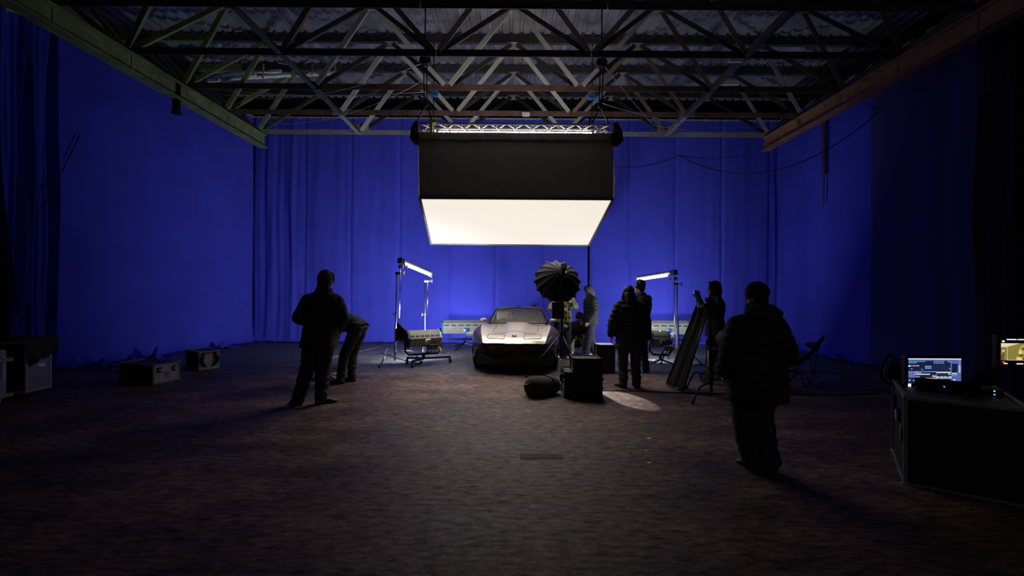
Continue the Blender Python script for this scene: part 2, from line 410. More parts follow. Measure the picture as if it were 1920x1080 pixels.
for k in range(4):           # lengthwise members between the trusses
    for x in (-4.17, 4.17):
        angle_bar('lengthwise_chord', (x, ty(k), ZB), (x, ty(k + 1), ZB), 'dark_steel' if k < 3 else 'grey_steel', .11, (1, 0, 0))
    for x in (-6.95, 6.95):
        angle_bar('edge_chord', (x, ty(k), ZB + .03), (x, ty(k + 1), ZB + .03), 'dark_steel', .13, (1, 0, 0))
for k in range(-1, 5):       # purlins on the top nodes
    yt = ty(k) + SP / 2
    for a in range(-3, 4):
        m_ = MB().box((a * MOD, yt, ZT + .15), (MOD - .01, .10, .17)); build(m_, 'purlin', 'dark_steel' if a > -3 else 'green_steel', ceil)
def sheet_mesh(wd, ln):
    pitch = .232; n = int(wd / pitch); prof = []
    for i in range(n):
        x = -wd / 2 + i * pitch
        prof += [(x, 0), (x + .13, 0), (x + .155, .05), (x + .205, .05)]
    prof.append((-wd / 2 + n * pitch, 0))
    m_ = MB(); m_.loft([[Vector((x, -ln / 2, z)) for x, z in prof], [Vector((x, ln / 2, z)) for x, z in prof]], cap=False, close=False)
    return m_.mesh('roof_sheet')
SHW = 10 * .232
shm = sheet_mesh(SHW + .01, SP + .16); shm.materials.append(M['roof_sheet'])
for k in range(-1, 5):
    y = ty(k) + SP
    for a in range(-4, 4):
        o = bpy.data.objects.new('roof_sheet', shm); COL.objects.link(o); o.parent = ceil
        o.location = ((a + .5) * SHW, y, ZT + .29); o.rotation_euler = (-.035, 0, 0)
# the roof goes on towards and over the camera, out of the frame
build(MB().box((0, 1.0, ZT + .42), (19.2, 9.6, .06)), 'roof_deck', 'black_wall', ceil)
build(MB().box((0, 13.9, ZT + .40), (19.2, .5, .06)), 'roof_deck', 'black_wall', ceil)

# ---------------------------------------------------------------- I-beams that carry the frame ends
def ibeam(name, label, x, m, y0, y1, zb=5.45, h=.335, wf=.22):
    t = .022; ym, ln = (y0 + y1) / 2, y1 - y0
    root = thing(name, label, 'beam', (x, y0, zb))
    b_ = MB().box((0, ln / 2, h / 2), (.022, ln, h - 2 * t)); build(b_, 'web', m, root)
    b_ = MB().box((0, ln / 2, t / 2), (wf, ln, t)); build(b_, 'bottom_flange', m, root)
    b_ = MB().box((0, ln / 2 - .03, h - t / 2), (wf, ln - .06, t)); build(b_, 'top_flange', m, root)
    for k in range(5):
        yy = ty(k) - y0
        if yy < ln: build(MB().box((0, yy, h / 2), (.05, .10, h - 2 * t)), 'splice_plate', m, root)
    return root
ibeam('steel_beam', 'olive green steel I-beam carrying the left ends of the roof frame', -6.86, 'green_steel', .5, 12.64)
ibeam('steel_beam', 'rusty brown steel I-beam carrying the right ends of the roof frame', 6.90, 'rust_steel', .5, 12.60)
# short bundle hanging from the green beam, drop pipes on the right
p = P(331, 155, 9.35)
r_ = thing('hanging_bracket', 'short dark hanging post clamped over the green I-beam', 'bracket', p)
build(MB().box((.0, 0, -.31), (.10, .10, .64)), 'post', 'black_metal', r_)
build(MB().box((0, 0, .03), (.14, .34, .05)).box((0, 0, -.62), (.13, .13, .05)), 'clamp', 'black_metal', r_)
p = P(1545, 222, 11.6)
r_ = thing('drop_pipe', 'dark thick drop pipe with a thin rod below, in front of right curtain', 'pipe', (p.x, p.y, 0))
z0, z1, z2 = p.z, P(1545, 326, 11.6).z, P(1545, 386, 11.6).z
build(MB().tube([(0, 0, z0 + 1.3), (0, 0, z1)], .048, 10).tube([(0, 0, z1 + .02), (0, 0, z1 - .02)], .056, 10), 'pipe', 'dark_steel', r_)
build(MB().tube([(0, 0, z1), (0, 0, z2)], .018, 8), 'rod', 'dark_steel', r_)

# ---------------------------------------------------------------- curtains: one drop of cloth each
def fold(s, z, amp, seed, freq):
    a = 0
    for k, (f, w_) in enumerate(((1, .5), (1.9, .3), (3.3, .2))):
        a += w_ * math.sin(2 * PI * (s * freq * f + .37 * seed * (k + 1) + .10 * math.sin(z * 1.3 + seed + k)))
    return amp * a + .012 * noise.noise(Vector((s * 5, z * .9, seed * 3.1)))
def curtain(name, label, p0, p1, z0, z1, amp, freq, seed, m, n_in, nu=40, nv=26, flare=.10, group=None, gather=None, edge=.035, slump=0.0):
    p0, p1 = Vector((p0[0], p0[1], 0)), Vector((p1[0], p1[1], 0)); d = p1 - p0; L_ = d.length
    n_in = Vector((n_in[0], n_in[1], 0)).normalized(); u = d.normalized()
    root = thing(name, label, 'curtain', (p0 + p1) / 2, 0, group)
    def fn(s, t):
        # t 0 at the floor hem, which lies forward on the floor; the rest hangs
        if t < .10: q = t / .10; z = .012 + .02 * abs(noise.noise(Vector((s * 9, q * 3, seed)))); out = flare * (1 - q) + .02
        else: q = (t - .10) / .90; z = z0 + .012 + (z1 - z0) * q; out = .02 + .10 * math.exp(-z * 5) * (1 if flare > .05 else 0)
        a = amp * (.55 + .45 * math.sin(PI * min(1, max(0, z / z1)))) * (1.0 if z > .05 else .4)
        off = fold(s * L_, z, a, seed, freq)
        e = min(s, 1 - s) * L_
        off -= edge * math.exp(-(e / .045) ** 2)            # the hems turn back towards the wall
        sl = 0
        if gather: sl = gather(s, z)
        q_ = p0 + u * (s * L_ + sl) + n_in * (out + off)
        if slump: z = z + slump * math.exp(-z * 3) * abs(noise.noise(Vector((s * 4 + seed, z, 1))))
        return Vector((q_.x, q_.y, z)) - root.location
    cm = MB().grid(fn, nu, nv); build(cm, 'cloth', m, root, smooth=True, recalc=False)
    k_ = MB().tube([p0 + n_in * .03 + V(0, 0, z1 + .02) - root.location, p1 + n_in * .03 + V(0, 0, z1 + .02) - root.location], .022, 8)
    build(k_, 'top_rail', 'alu_dull', root)
    nclip = max(2, int(L_ / .28)); cl = MB()
    for i in range(nclip):
        q_ = p0 + u * ((i + .5) / nclip * L_) + n_in * .05; cl.box(Vector((q_.x, q_.y, z1 + .0)) - root.location, (.03, .035, .09))
    o = build(cl, 'ties', 'alu_dull', root); o['kind'] = 'stuff'
    return root
ZC = 6.66
def bxp(px): return (px - 960) * 13.62 / F
seams = [474, 570, 657, 748, 842, 929, 1017, 1102, 1180, 1266, 1353, 1442, 1478]
ords = ['first', 'second', 'third', 'fourth', 'fifth', 'sixth', 'seventh', 'eighth', 'ninth', 'tenth', 'eleventh', 'narrow last']
for i, (a, b) in enumerate(zip(seams, seams[1:])):
    amp = {0: .05, 1: .022, 2: .016, 9: .010, 10: .022, 11: .07}.get(i, .006)
    lab = 'blue backdrop drop on the back wall, %s from the left corner' % ords[i]
    if i == 11: lab = 'narrow deeply folded blue drop in the back right corner'
    xa, xb = bxp(a), bxp(b)
    if i == 7: xa += .06
    curtain('backdrop_curtain', lab, (xa, 13.66), (xb, 13.66), 0, ZC, amp, 1.6 if amp > .03 else .9, i + 1, 'blue', (0, -1), nu=44, flare=.2 if amp > .02 else .12,
            group='blue drops along the back wall', slump=.10 if amp > .03 else .03)
# left wall: one wide smooth sheet, its near end gathered into long folds
def gl(s, z): return .75 * max(0, 1 - z / 3.6) ** 1.4 * max(0, 1 - s / .25)
curtain('backdrop_curtain', 'wide smooth blue backdrop sheet along the left wall', (-9.05, 9.05), (-7.72, 13.66), 0, ZC, .015, .5, 21, 'blue', (1, -.28), nu=70, nv=30, flare=.45, slump=.05)
curtain('backdrop_curtain', 'gathered blue curtain in long tight folds at the near end of left wall', (-9.35, 8.2), (-9.02, 9.15), 0, ZC, .17, 2.6, 5, 'blue', (1, -.3), nu=90, nv=34, flare=.25, gather=gl, slump=.2)
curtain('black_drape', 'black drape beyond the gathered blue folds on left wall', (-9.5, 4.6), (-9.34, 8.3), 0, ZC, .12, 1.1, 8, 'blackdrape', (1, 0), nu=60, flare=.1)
curtain('backdrop_curtain', 'blue backdrop sheet on right wall nearest the back corner, half lit', (7.98, 13.7), (8.02, 10.2), 0, ZC, .02, .45, 31, 'blue', (-1, 0), nu=60, nv=30, flare=.35, slump=.05)
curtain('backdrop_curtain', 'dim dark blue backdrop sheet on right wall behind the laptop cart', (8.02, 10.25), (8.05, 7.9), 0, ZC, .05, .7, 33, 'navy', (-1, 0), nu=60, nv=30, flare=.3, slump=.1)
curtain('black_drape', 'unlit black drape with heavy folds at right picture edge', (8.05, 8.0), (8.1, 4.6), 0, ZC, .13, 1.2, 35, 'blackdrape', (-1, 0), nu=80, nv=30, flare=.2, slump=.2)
# curled corners of cloth weighted down along the left curtain
def cloth_lump(px, py, h, label):
    p = G(px, py); r_ = thing('cloth_bundle', label, 'cloth', (p.x, p.y, 0.0), random.uniform(0, 3))
    m_ = MB(); m_.grid(lambda s, t: V((s - .5) * .55, (t - .5) * .22 + .05 * math.sin(s * 9), .012 + h * math.exp(-((s - .25) / .16) ** 2) * (1 - .75 * abs(t - .5) * 2) + .02 * abs(noise.noise(V(s * 7, t * 7, px)))), 22, 10)
    build(m_, 'cloth', 'blue', r_, smooth=True); r_.children[0].modifiers.new('thick', 'SOLIDIFY').thickness = .012
cloth_lump(206, 688, .20, 'curled blue cloth corner on floor, nearest one along the left curtain')
cloth_lump(262, 682, .20, 'curled blue cloth corner behind the low grey trunk')
cloth_lump(303, 672, .26, 'tall curled blue cloth corner between the two grey trunks')
cloth_lump(428, 652, .16, 'small curled blue cloth corner near the back left corner')
cloth_lump(1570, 672, .14, 'curled blue cloth corner beyond the camping chair')
cloth_lump(1612, 678, .20, 'curled blue cloth corner at foot of right curtain')

# ---------------------------------------------------------------- overhead softbox
FL, FR, RL, RR = P(787.5, 371, 8.5), P(1149, 373.5, 8.5), P(808, 457.5, 10.4), P(1104, 460, 10.4)
ZTOP = P(960, 250, 8.5).z
cen = (FL + FR + RL + RR) / 4
sb = thing('overhead_softbox', 'large hanging softbox with black skirt and glowing white underside above the car', 'softbox', (cen.x, cen.y, cen.z))
q = MB().loft([[FL, FR, RR, RL], [v + V(0, 0, .012) for v in (FL, FR, RR, RL)]]); build(q, 'diffuser', 'soft_glow', sb, world=True)
q = MB()
for a, b in ((FL, FR), (FR, RR), (RR, RL), (RL, FL)): q.tube([a + V(0, 0, .005), b + V(0, 0, .005)], .026, 8)
build(q, 'frame_pipe', 'alu_dull', sb, smooth=True, world=True)
TL, TR, BL_, BR_ = V(FL.x - .03, 8.46, ZTOP), V(FR.x + .0, 8.46, ZTOP), V(RL.x - .05, 10.42, ZTOP), V(RR.x + .05, 10.42, ZTOP)
def skirt(a, b, c, d, sd, n_):
    def fn(s, t):
        lo = a.lerp(b, s); hi = c.lerp(d, s); p = lo.lerp(hi, t)
        g = s * 1.0 + .55 * t
        off = .022 * noise.noise(V(g * 9, (s - t) * 1.2, sd)) + .012 * noise.noise(V(g * 20, (s - t) * 2, sd + 5))
        return p + n_ * off * min(1, 5 * min(t, 1 - t) + .2)
    m_ = MB().grid(fn, 48, 18); return build(m_, 'skirt', 'skirt', sb, smooth=True, world=True)
skirt(FL + V(0, -.03, -.03), FR + V(0, -.03, -.03), TL, TR, 1, V(0, -1, 0))
skirt(RL + V(0, .03, 0), RR + V(0, .03, 0), BL_, BR_, 2, V(0, 1, 0))
skirt(FL + V(-.03, 0, 0), RL + V(-.03, 0, 0), TL, BL_, 3, V(-1, 0, 0))
skirt(FR + V(.03, 0, 0), RR + V(.03, 0, 0), TR, BR_, 4, V(1, 0, 0))
TT = P(960, 233, 8.5).z
def truss_run(a, b, hgt, wid, n):
    a, b = Vector(a), Vector(b); d = (b - a).normalized(); sdir = d.cross(V(0, 0, 1)).normalized()
    cs = [V(0, 0, 0) + sdir * wid / 2, -sdir * wid / 2, sdir * wid / 2 + V(0, 0, hgt), -sdir * wid / 2 + V(0, 0, hgt)]
    for c in cs: build(MB().tube([a + c, b + c], .024, 8), 'truss_chord', 'alu', sb, smooth=True, world=True)
    for k in range(n):
        p = a.lerp(b, k / n); p2 = a.lerp(b, (k + .5) / n); p3 = a.lerp(b, (k + 1) / n)
        m_ = MB()
        for s_ in (0, 1):
            m_.tube([p + cs[s_], p2 + cs[s_ + 2], p3 + cs[s_]], .011, 6)
        m_.tube([p + cs[2], p2 + cs[3], p3 + cs[2]], .011, 6)
        build(m_, 'truss_lacing', 'alu', sb, world=True)
hh = TT - ZTOP + .14
x0, x1 = TL.x + .02, TR.x - .05
truss_run((x0, 8.62, TT - hh), (x1, 8.62, TT - hh), hh, .26, 11)
truss_run((x0, 10.26, TT - hh), (x1, 10.26, TT - hh), hh, .26, 11)
truss_run((x0 + .1, 8.8, TT - hh), (x0 + .1, 10.1, TT - hh), hh, .22, 4)
truss_run((x1 - .1, 8.8, TT - hh), (x1 - .1, 10.1, TT - hh), hh, .22, 4)
for yy in (8.80, 9.45, 10.08):
    build(MB().tube([(x0 + .3, yy, TT - .05), (x1 - .3, yy, TT - .05)], .014, 10), 'light_tube', 'inner_glow', sb, smooth=True, world=True)
for sx, xx in ((-1, TL.x), (1, TR.x)):     # bunched ends of skirt cloth over the truss corners
    m_ = MB(); m_.loft([[V(xx + sx * (.01 + .05 * r * (1 + .4 * math.cos(3 * a))) + .0 * sx, 8.47 + .10 * math.sin(a) * r, z) + V(.08 * math.cos(a) * r, 0, 0) for a in [2 * PI * i / 12 for i in range(12)]]
                        for z, r in ((TT + .02, .5), (TT - .12, 1.0), (TT - .3, 1.15), (TT - .40, .5))])
    build(m_, 'skirt_bunch', 'blackcloth', sb, smooth=True, world=True)
build(MB().box((x0 + .22, 8.45, TT - .07), (.05, .05, .34)).box((x0 + .27, 8.45, TT + .02), (.09, .06, .05)), 'yellow_clamp', 'yellow', sb, world=True)
build(MB().box((0, 0, 0), (.18, .10, .06)).box((0, -.02, -.045), (.16, .05, .03)), 'small_lamp', 'white_plastic', None)
lamp_ = bpy.data.objects['small_lamp']; lamp_.location = P(986, 214, ty(3) - .12); tag(lamp_, 'small white lamp fixed to a red-brown roof chord above softbox', 'lamp')
# chain hoists
for (px, py, px2, nm) in ((797, 113, 800, 'black chain hoist above the left end of the softbox'), (1128, 118, 1130, 'black chain hoist above the right end of the softbox')):
    p = P(px, py, 8.42); h_ = thing('chain_hoist', nm, 'hoist', p)
    build(MB().tube([(0, 0, .18), (0, 0, .09)], .018, 6).box((0, 0, .0), (.15, .12, .17)).tube([(-.10, 0, 0), (.10, 0, 0)], .055, 12), 'motor', 'black_metal', h_, bevel=.01)
    build(MB().box((.02, -.07, .01), (.08, .02, .06)), 'badge', 'unit_blue', h_)
    for dx in (-.03, .035): build(MB().tube([(dx, 0, 0), (dx * .6, .08, TT + .35 - p.z)], .012, 6), 'chain', 'black_metal', h_)
    b_ = MB().tube([(0, .08, TT + .35 - p.z), (-.17, .1, TT - p.z)], .014, 6).tube([(0, .08, TT + .35 - p.z), (.17, .1, TT - p.z)], .014, 6).sph((0, .08, TT + .36 - p.z), (.05, .05, .07))
    build(b_, 'sling', 'black_plastic', h_)
    build(MB().tube([(0, 0, .16), (0, 0, ZT - p.z)], .014, 6), 'suspension', 'black_metal', h_)
for (px, py, nm) in ((813, 176, 'blue chain hoist behind the left softbox chain'), (1110, 181, 'blue chain hoist behind the right softbox chain')):
    p = P(px, py, 10.2); h_ = thing('chain_hoist', nm, 'hoist', p)
    build(MB().box((0, 0, 0), (.16, .10, .12)).tube([(-.11, 0, 0), (.11, 0, 0)], .045, 12), 'motor', 'unit_blue', h_, bevel=.008)
    build(MB().tube([(0, 0, .05), (0, 0, ZT - p.z)], .012, 6).tube([(0, 0, -.05), (0, 0, TT - p.z)], .012, 6), 'chain', 'black_metal', h_)

# ---------------------------------------------------------------- cables, tubes and lamps in the roof
def cable(name, label, pts, r=.011, m='rubber', sag=None, cat='cable', n=14):
    pts = [Vector(p) for p in pts]; out = []
    for i in range(len(pts) - 1):
        a, b = pts[i], pts[i + 1]; s_ = sag[i] if sag else 0
        for k in range(n): t = k / n; q_ = a.lerp(b, t); q_.z -= s_ * 4 * t * (1 - t); out.append(q_)
    out.append(pts[-1])
    o = build(MB().tube(out, r, 6), name, m, None, smooth=True); return tag(o, label, cat)
cable('cable', 'black cable swagged from softbox across the blue wall to right beam', [P(1152, 312, 11), P(1272, 291, 11.5), P(1650, 208, 9.9)], .012, sag=[.12, .85])
cable('cable', 'thin black cable drooping under the rusty beam end', [P(1272, 291, 11.5), P(1500, 250, 10.9)], .008, sag=[.28])
cable('cable', 'thin cable sagging from green beam to left hoist, upper', [P(375, 165, 10.9), P(800, 172, 9.9)], .007, 'alu_dull', [.12])
cable('cable', 'thin cable sagging from green beam to left hoist, lower', [P(375, 167, 10.8), P(797, 116, 8.5)], .007, 'alu_dull', [.42])
cable('cable', 'thin cable drooping below the third chord near the green beam end', [P(470, 225, 11.6), P(795, 150, 9.2)], .007, 'alu_dull', [.38])
cable('cable', 'thin cable running right from softbox hoist to rusty beam, upper', [P(1118, 190, 9.8), P(1440, 237, 12.2)], .007, 'alu_dull', [.22])
cable('cable', 'thin cable running right from softbox hoist to rusty beam, lower', [P(1130, 120, 8.5), P(1225, 235, 11.2), P(1420, 247, 12.0)], .007, 'alu_dull', [.02, .08])
cable('cable', 'slack dark cable hanging across the gathered left curtain', [P(15, 470, 8.3), P(150, 250, 9.4)], .010, sag=[.22])
def tubes_bundle():
    r_ = thing('fluorescent_batten', 'bundle of pale fluorescent battens lying in roof frame above green beam', 'lamp', P(510, 145, 11.0))
    a, b = P(388, 150, 10.9), P(545, 141, 11.1)
    build(MB().tube([a, b], .045, 8), 'tube', 'white_plastic', r_, smooth=True, world=True)
    build(MB().tube([P(395, 143, 11.0), P(440, 134, 11.0), P(520, 136, 11.2)], .025, 8), 'tube', 'white_plastic', r_, smooth=True, world=True)
    for (x_, y_) in ((400, 152), (468, 142), (515, 135)):
        build(MB().bar(P(x_ - 10, y_, 10.85), P(x_ + 12, y_ - 2, 10.85), .06, .06), 'end_cap', 'white_plastic', r_, world=True)
    r2 = thing('fluorescent_batten', 'single pale fluorescent batten right of the bundle in roof frame', 'lamp', P(600, 136, 11.2))
    build(MB().tube([P(556, 141, 11.1), P(640, 136, 11.2)], .05, 8), 'tube', 'white_plastic', r2, smooth=True, world=True)
    build(MB().bar(P(578, 135, 11.05), P(612, 131, 11.05), .05, .06), 'end_cap', 'wood', r2, world=True)
    for r_x, (x_, y0_, y1_) in ((r_, (494, 120, 148)), (r2, (585, 119, 141)), (r2, (628, 112, 138))):
        build(MB().bar(P(x_, y0_, 11.0), P(x_, y1_, 11.0), .04, .02), 'strap', 'wood', r_x, world=True)
    r3 = thing('fluorescent_batten', 'white short batten above the second roof chord on left', 'lamp', P(532, 117, 9.7))
    build(MB().bar(P(522, 116, 9.7), P(544, 119, 9.7), .05, .05), 'housing', 'white_plastic', r3, world=True)
    r4 = thing('fluorescent_batten', 'long white pipe batten at top edge above green beam', 'lamp', P(260, 4, 7.3))
    build(MB().tube([P(185, 6, 7.2), P(345, 0, 7.4)], .045, 8), 'tube', 'white_plastic', r4, smooth=True, world=True)
    build(MB().bar(P(213, -4, 7.2), P(214, 12, 7.2), .03, .03), 'strap', 'orange', r4, world=True)
    for q_ in (P(200, 5, 7.22), P(330, 1, 7.38)): build(MB().tube([q_, V(q_.x, ty(0) + SP / 2, ZT + .10)], .012, 6), 'hanger', 'alu_dull', r4, world=True)
    r5 = thing('fluorescent_batten', 'small bluish batten under second roof chord on right', 'lamp', P(1378, 114, 8.1))
    build(MB().bar(P(1366, 114, 8.1), P(1392, 114, 8.1), .06, .05), 'housing', 'white_plastic', r5, world=True)
    r6 = thing('fluorescent_batten', 'white flat batten above third roof chord on right', 'lamp', P(1362, 155, 11.0))
    build(MB().bar(P(1338, 156, 11.0), P(1385, 155, 11.0), .05, .10), 'housing', 'white_plastic', r6, world=True)
    r7 = thing('junction_box', 'small white junction box near the rusty beam', 'box', P(1500, 205, 11.3))
    build(MB().box(P(1500, 205, 11.3), (.06, .05, .06)), 'box', 'white_plastic', r7, world=True, bevel=.006)
tubes_bundle()
# ================================================================ equipment
def casters(root, pts, r=.05, m='rubber'):
    for (x, y) in pts:
        c_ = build(MB().box((x, y, r * 2 + .012), (.08, .07, .012)).box((x - .022, y, r * 1.5), (.006, .05, r * 1.4)).box((x + .022, y, r * 1.5), (.006, .05, r * 1.4)), 'caster', 'alu_dull', root)
        rot = Matrix.Rotation(PI / 2, 3, 'Y')
        build(MB().lathe([(r * .3, -.016), (r, -.014), (r, .014), (r * .3, .016)], (x, y, r), 14, rot), 'wheel', m, c_, smooth=True, auto=.6)
def flight_case(name, label, loc, rz, size, body, edge, front=None, base=0.0, group=None):
    """box with metal edge strips, ball corners, latches; local -y is the front"""
    w_, d_, h_ = size; r_ = thing(name, label, 'case', loc, rz, group)
    build(MB().box((0, 0, base + h_ / 2), size), 'body', body, r_, bevel=.006)
    if front: build(MB().box((0, -d_ / 2 - .004, base + h_ / 2), (w_ - .03, .008, h_ - .03)), 'front_panel', front, r_)
    X, Y = w_ / 2, d_ / 2; e = MB(); t = .028
    for sx in (-1, 1):
        for sy in (-1, 1): build(MB().box((sx * X, sy * Y, base + h_ / 2), (t, t, h_)), 'edge_strip', edge, r_)
    for z in (base, base + h_):
        for s_ in (-1, 1):
            build(MB().box((0, s_ * Y, z), (w_, t, t)), 'edge_strip', edge, r_); build(MB().box((s_ * X, 0, z), (t, d_, t)), 'edge_strip', edge, r_)
    for sx in (-1, 1):
        for sy in (-1, 1):
            for z in (base, base + h_): build(MB().sph((sx * X, sy * Y, z), .028, 8, 6), 'corner_ball', edge, r_, smooth=True)
    return r_
def latch(root, x, y, z, sc_=1.0, m='black_metal', side=None):
    rot = Matrix.Rotation(side, 3, 'Z') if side is not None else None
    l_ = build(MB().box((x, y, z), (.085 * sc_, .016, .11 * sc_), rot), 'latch', m, root, bevel=.004)
    build(MB().box(Vector((x, y, z)) + (rot @ V(0, -.014, 0) if rot else V(0, -.014, 0)), (.05 * sc_, .02, .05 * sc_), rot), 'latch_wing', 'alu_dull', l_)

# low grey trunk, left
a, b, c = G(317, 749.5), G(0, 0) if False else None, None
p0, p1 = G(287.5, 722), G(335, 713)       # front face foot, near and far corner
d = p1 - p0; L1 = d.length; ang = math.atan2(d.y, d.x)
h1 = P(287.5, 685.5, p0.y).z - .02
dep = .80; nrm = V(-math.sin(ang), math.cos(ang), 0)
cc = (p0 + p1) / 2 + nrm * dep / 2
tr = flight_case('trunk', 'low grey-fronted trunk with two black latches, on floor by the left curtain', (cc.x, cc.y, 0), ang, (L1, dep, h1), 'case_dark', 'case_mid', 'case_grey', .02)
for x in (-.29, .29): latch(tr, x * L1, -dep / 2 - .012, h1 * .70 + .02, .85)
build(MB().box((.02 * L1, -dep / 2 - .010, h1 * .60), (.10, .004, .045)).box((.02 * L1, -dep / 2 - .010, h1 * .38), (.10, .004, .10)), 'paper_label', 'alu_dull', tr)
tx = MB()
for k in range(5): tx.box((.02 * L1, -dep / 2 - .013, h1 * .30 + k * .02), (.07 - .01 * (k % 2), .002, .006))
build(tx, 'label_print', 'black_plastic', tr)
build(MB().box((.0, 0, .01), (L1 * .9, dep * .9, .02)), 'foot_rails', 'black_plastic', tr)
# trunk with orange trim
p0, p1 = G(375.5, 695), G(411, 690.5)
L2 = (p1 - p0).length; h2 = P(374, 661, p0.y).z; dep = .62
d = p1 - p0; ang = math.atan2(d.y, d.x)
nrm = V(-math.sin(ang), math.cos(ang), 0); cc = (p0 + p1) / 2 + nrm * dep / 2 + V(-.02, 0, 0)
t2 = flight_case('trunk', 'grey box with orange top trim and black carrying straps, behind the low trunk', (cc.x, cc.y, 0), ang, (L2, dep, h2 - .02), 'case_dark', 'case_grey', 'case_grey', .02)
build(MB().box((0, -dep / 2 - .012, h2 - .02), (L2, .014, .035)), 'orange_trim', 'orange', t2)
build(MB().box((0, 0, .01), (L2 * .9, dep * .9, .02)), 'foot_rails', 'black_plastic', t2)
for sx in (-1, 1):
    q = MB(); q.tube([(sx * .09, -dep / 2 - .02, h2 - .01), (sx * .14, -dep / 2 - .05, h2 * .62), (sx * .13, -dep / 2 - .045, .14), (sx * .05, -dep / 2 - .03, .06)], [.014, .034, .028, .012], 8)
    build(q, 'strap', 'blackcloth', t2, smooth=True)
q = MB()
for k in range(5): q.box((-.06 + k * .032, -dep / 2 - .012, h2 * .52 + .004 * k), (.022, .004, .035))
build(q, 'white_marking', 'white_plastic', t2)
# wheeled cases at the far left edge
p0, p1 = G(49, 746), G(94, 735); p0.z = p1.z = 0
d = p1 - p0; L3 = d.length; ang = math.atan2(d.y, d.x); nrm = V(-math.sin(ang), math.cos(ang), 0)
base = .13; p0 = P(48.5, 735, p0.y); p1 = P(93.5, 725, p1.y); base = p0.z
h3 = P(94, 637, p1.y).z - base
dep = .75; cc = (p0 + p1) / 2 + nrm * dep / 2
c3 = flight_case('flight_case', 'wheeled flight case with pale edge strips and black cloth over its lid, at left edge', (cc.x, cc.y, 0), ang, (L3, dep, h3), 'case_dark', 'pale_steel', 'case_mid', base)
casters(c3, [(-L3 / 2 + .08, -.3), (L3 / 2 - .08, -.3), (-L3 / 2 + .08, .3), (L3 / 2 - .08, .3)], max(.03, (base - .03) / 2.2))
build(MB().box((.03, -dep / 2 - .012, base + h3 * .50), (.12, .012, .045)).tube([(.0, -dep / 2 - .02, base + h3 * .47), (.06, -dep / 2 - .02, base + h3 * .47)], .012, 6), 'case_handle', 'alu', c3)
build(MB().box((0, 0, base + h3 + .015), (L3 + .02, dep + .02, .02)), 'lid_lip', 'alu', c3)
cl = thing('black_cloth', 'black cloth thrown over the wheeled flight case at left edge', 'cloth', (cc.x, cc.y, base + h3 + .03), ang)
def drape(s, t):
    x = (s - .5) * (L3 + .22); k = t * 1.35
    ks = [(0, .16), (.22, .46), (.42, .33), (.75, .34), (.9, .24), (1.01, .20)]; i_ = max(i for i in range(5) if ks[i][0] <= s); fr_ = (s - ks[i_][0]) / (ks[i_ + 1][0] - ks[i_][0])
    hang = (ks[i_][1] * (1 - fr_) + ks[i_ + 1][1] * fr_) * .80
    if k < .55: return V(x, dep * .3 - k / .55 * (dep * .8 + .035), .018 + .015 * noise.noise(V(s * 5, t * 5, 0)))
    q = (k - .55) / .8; return V(x * (1 - .1 * q), -dep * .5 - .05 - .03 * math.sin(s * 22) * q, .012 - hang * q * 1.1)
o = build(MB().grid(drape, 40, 30), 'cloth', 'blackcloth', cl, smooth=True); o.modifiers.new('t', 'SOLIDIFY').thickness = .008
p0 = P(-40, 742, 6.4); p1 = P(15, 745, 6.4)
c4 = thing('flight_case', 'dark flight case with wooden bumper rails cut off by left picture edge', 'case', (-6.87 - .35, 6.0, 0), 0)
h4 = P(5, 652, 6.4).z
build(MB().box((0, 0, .13 + (h4 - .13) / 2), (.70, .50, h4 - .13)), 'body', 'case_mid', c4, bevel=.02)
for zz in (P(5, 671, 6.4).z, P(5, 736, 6.4).z): build(MB().box((.365, .02, zz), (.04, .56, .05)), 'bumper_rail', 'wood', c4, bevel=.008)
build(MB().box((.355, .20, h4 - .25), (.014, .05, .30)), 'hinge_plate', 'alu_dull', c4, bevel=.004)
casters(c4, [(-.25, -.22), (.25, -.22), (-.25, .22), (.25, .22)], .05)

# ---------------------------------------------------------------- lighting stands
def knob(root, p, d, m='chrome', n='knob'):
    p, d = Vector(p), Vector(d).normalized()
    build(MB().tube([p, p + d * .07], .009, 6).bar(p + d * .07 + V(0, 0, -.035), p + d * .07 + V(0, 0, .035), .012, .018, (1, 0, 0)), n, m, root)
def c_stand(root, base, top, az, m='chrome', legs=.55, col=.016, low=.0):
    """column on three cranked legs; base and top are in the root's space"""
    b, t = Vector(base), Vector(top); mid = b.lerp(t, .55)
    build(MB().tube([b + V(0, 0, .08), mid], col * 1.25, 10), 'column', m, root, smooth=True, auto=.7)
    build(MB().tube([mid - (t - b) * .02, t], col, 10), 'riser', m, root, smooth=True, auto=.7)
    build(MB().tube([mid - V(0, 0, .04), mid + V(0, 0, .04)], col * 1.9, 10), 'collar', m, root, smooth=True, auto=.7); knob(root, mid, (-1, -.3, 0), m)
    for k in range(3):
        a = az + k * 2 * PI / 3; u = V(math.cos(a), math.sin(a), 0); z0 = .10 + .05 * k + .12
        l_ = build(MB().tube([b + V(0, 0, z0), b + u * .10 + V(0, 0, z0 + .01), b + u * (legs * .62) + V(0, 0, z0), b + u * (legs * .74) + V(0, 0, z0 - .05), b + u * legs + V(0, 0, .03)], .014, 8), 'leg', m, root, smooth=True)
        build(MB().tube([b + u * legs + V(0, 0, .05), b + u * (legs + .015)], .02, 8), 'rubber_foot', 'rubber', l_)
        build(MB().tube([b + V(0, 0, z0 - .03), b + V(0, 0, z0 + .03)], .028, 10), 'leg_collar', m, root, smooth=True, auto=.7)
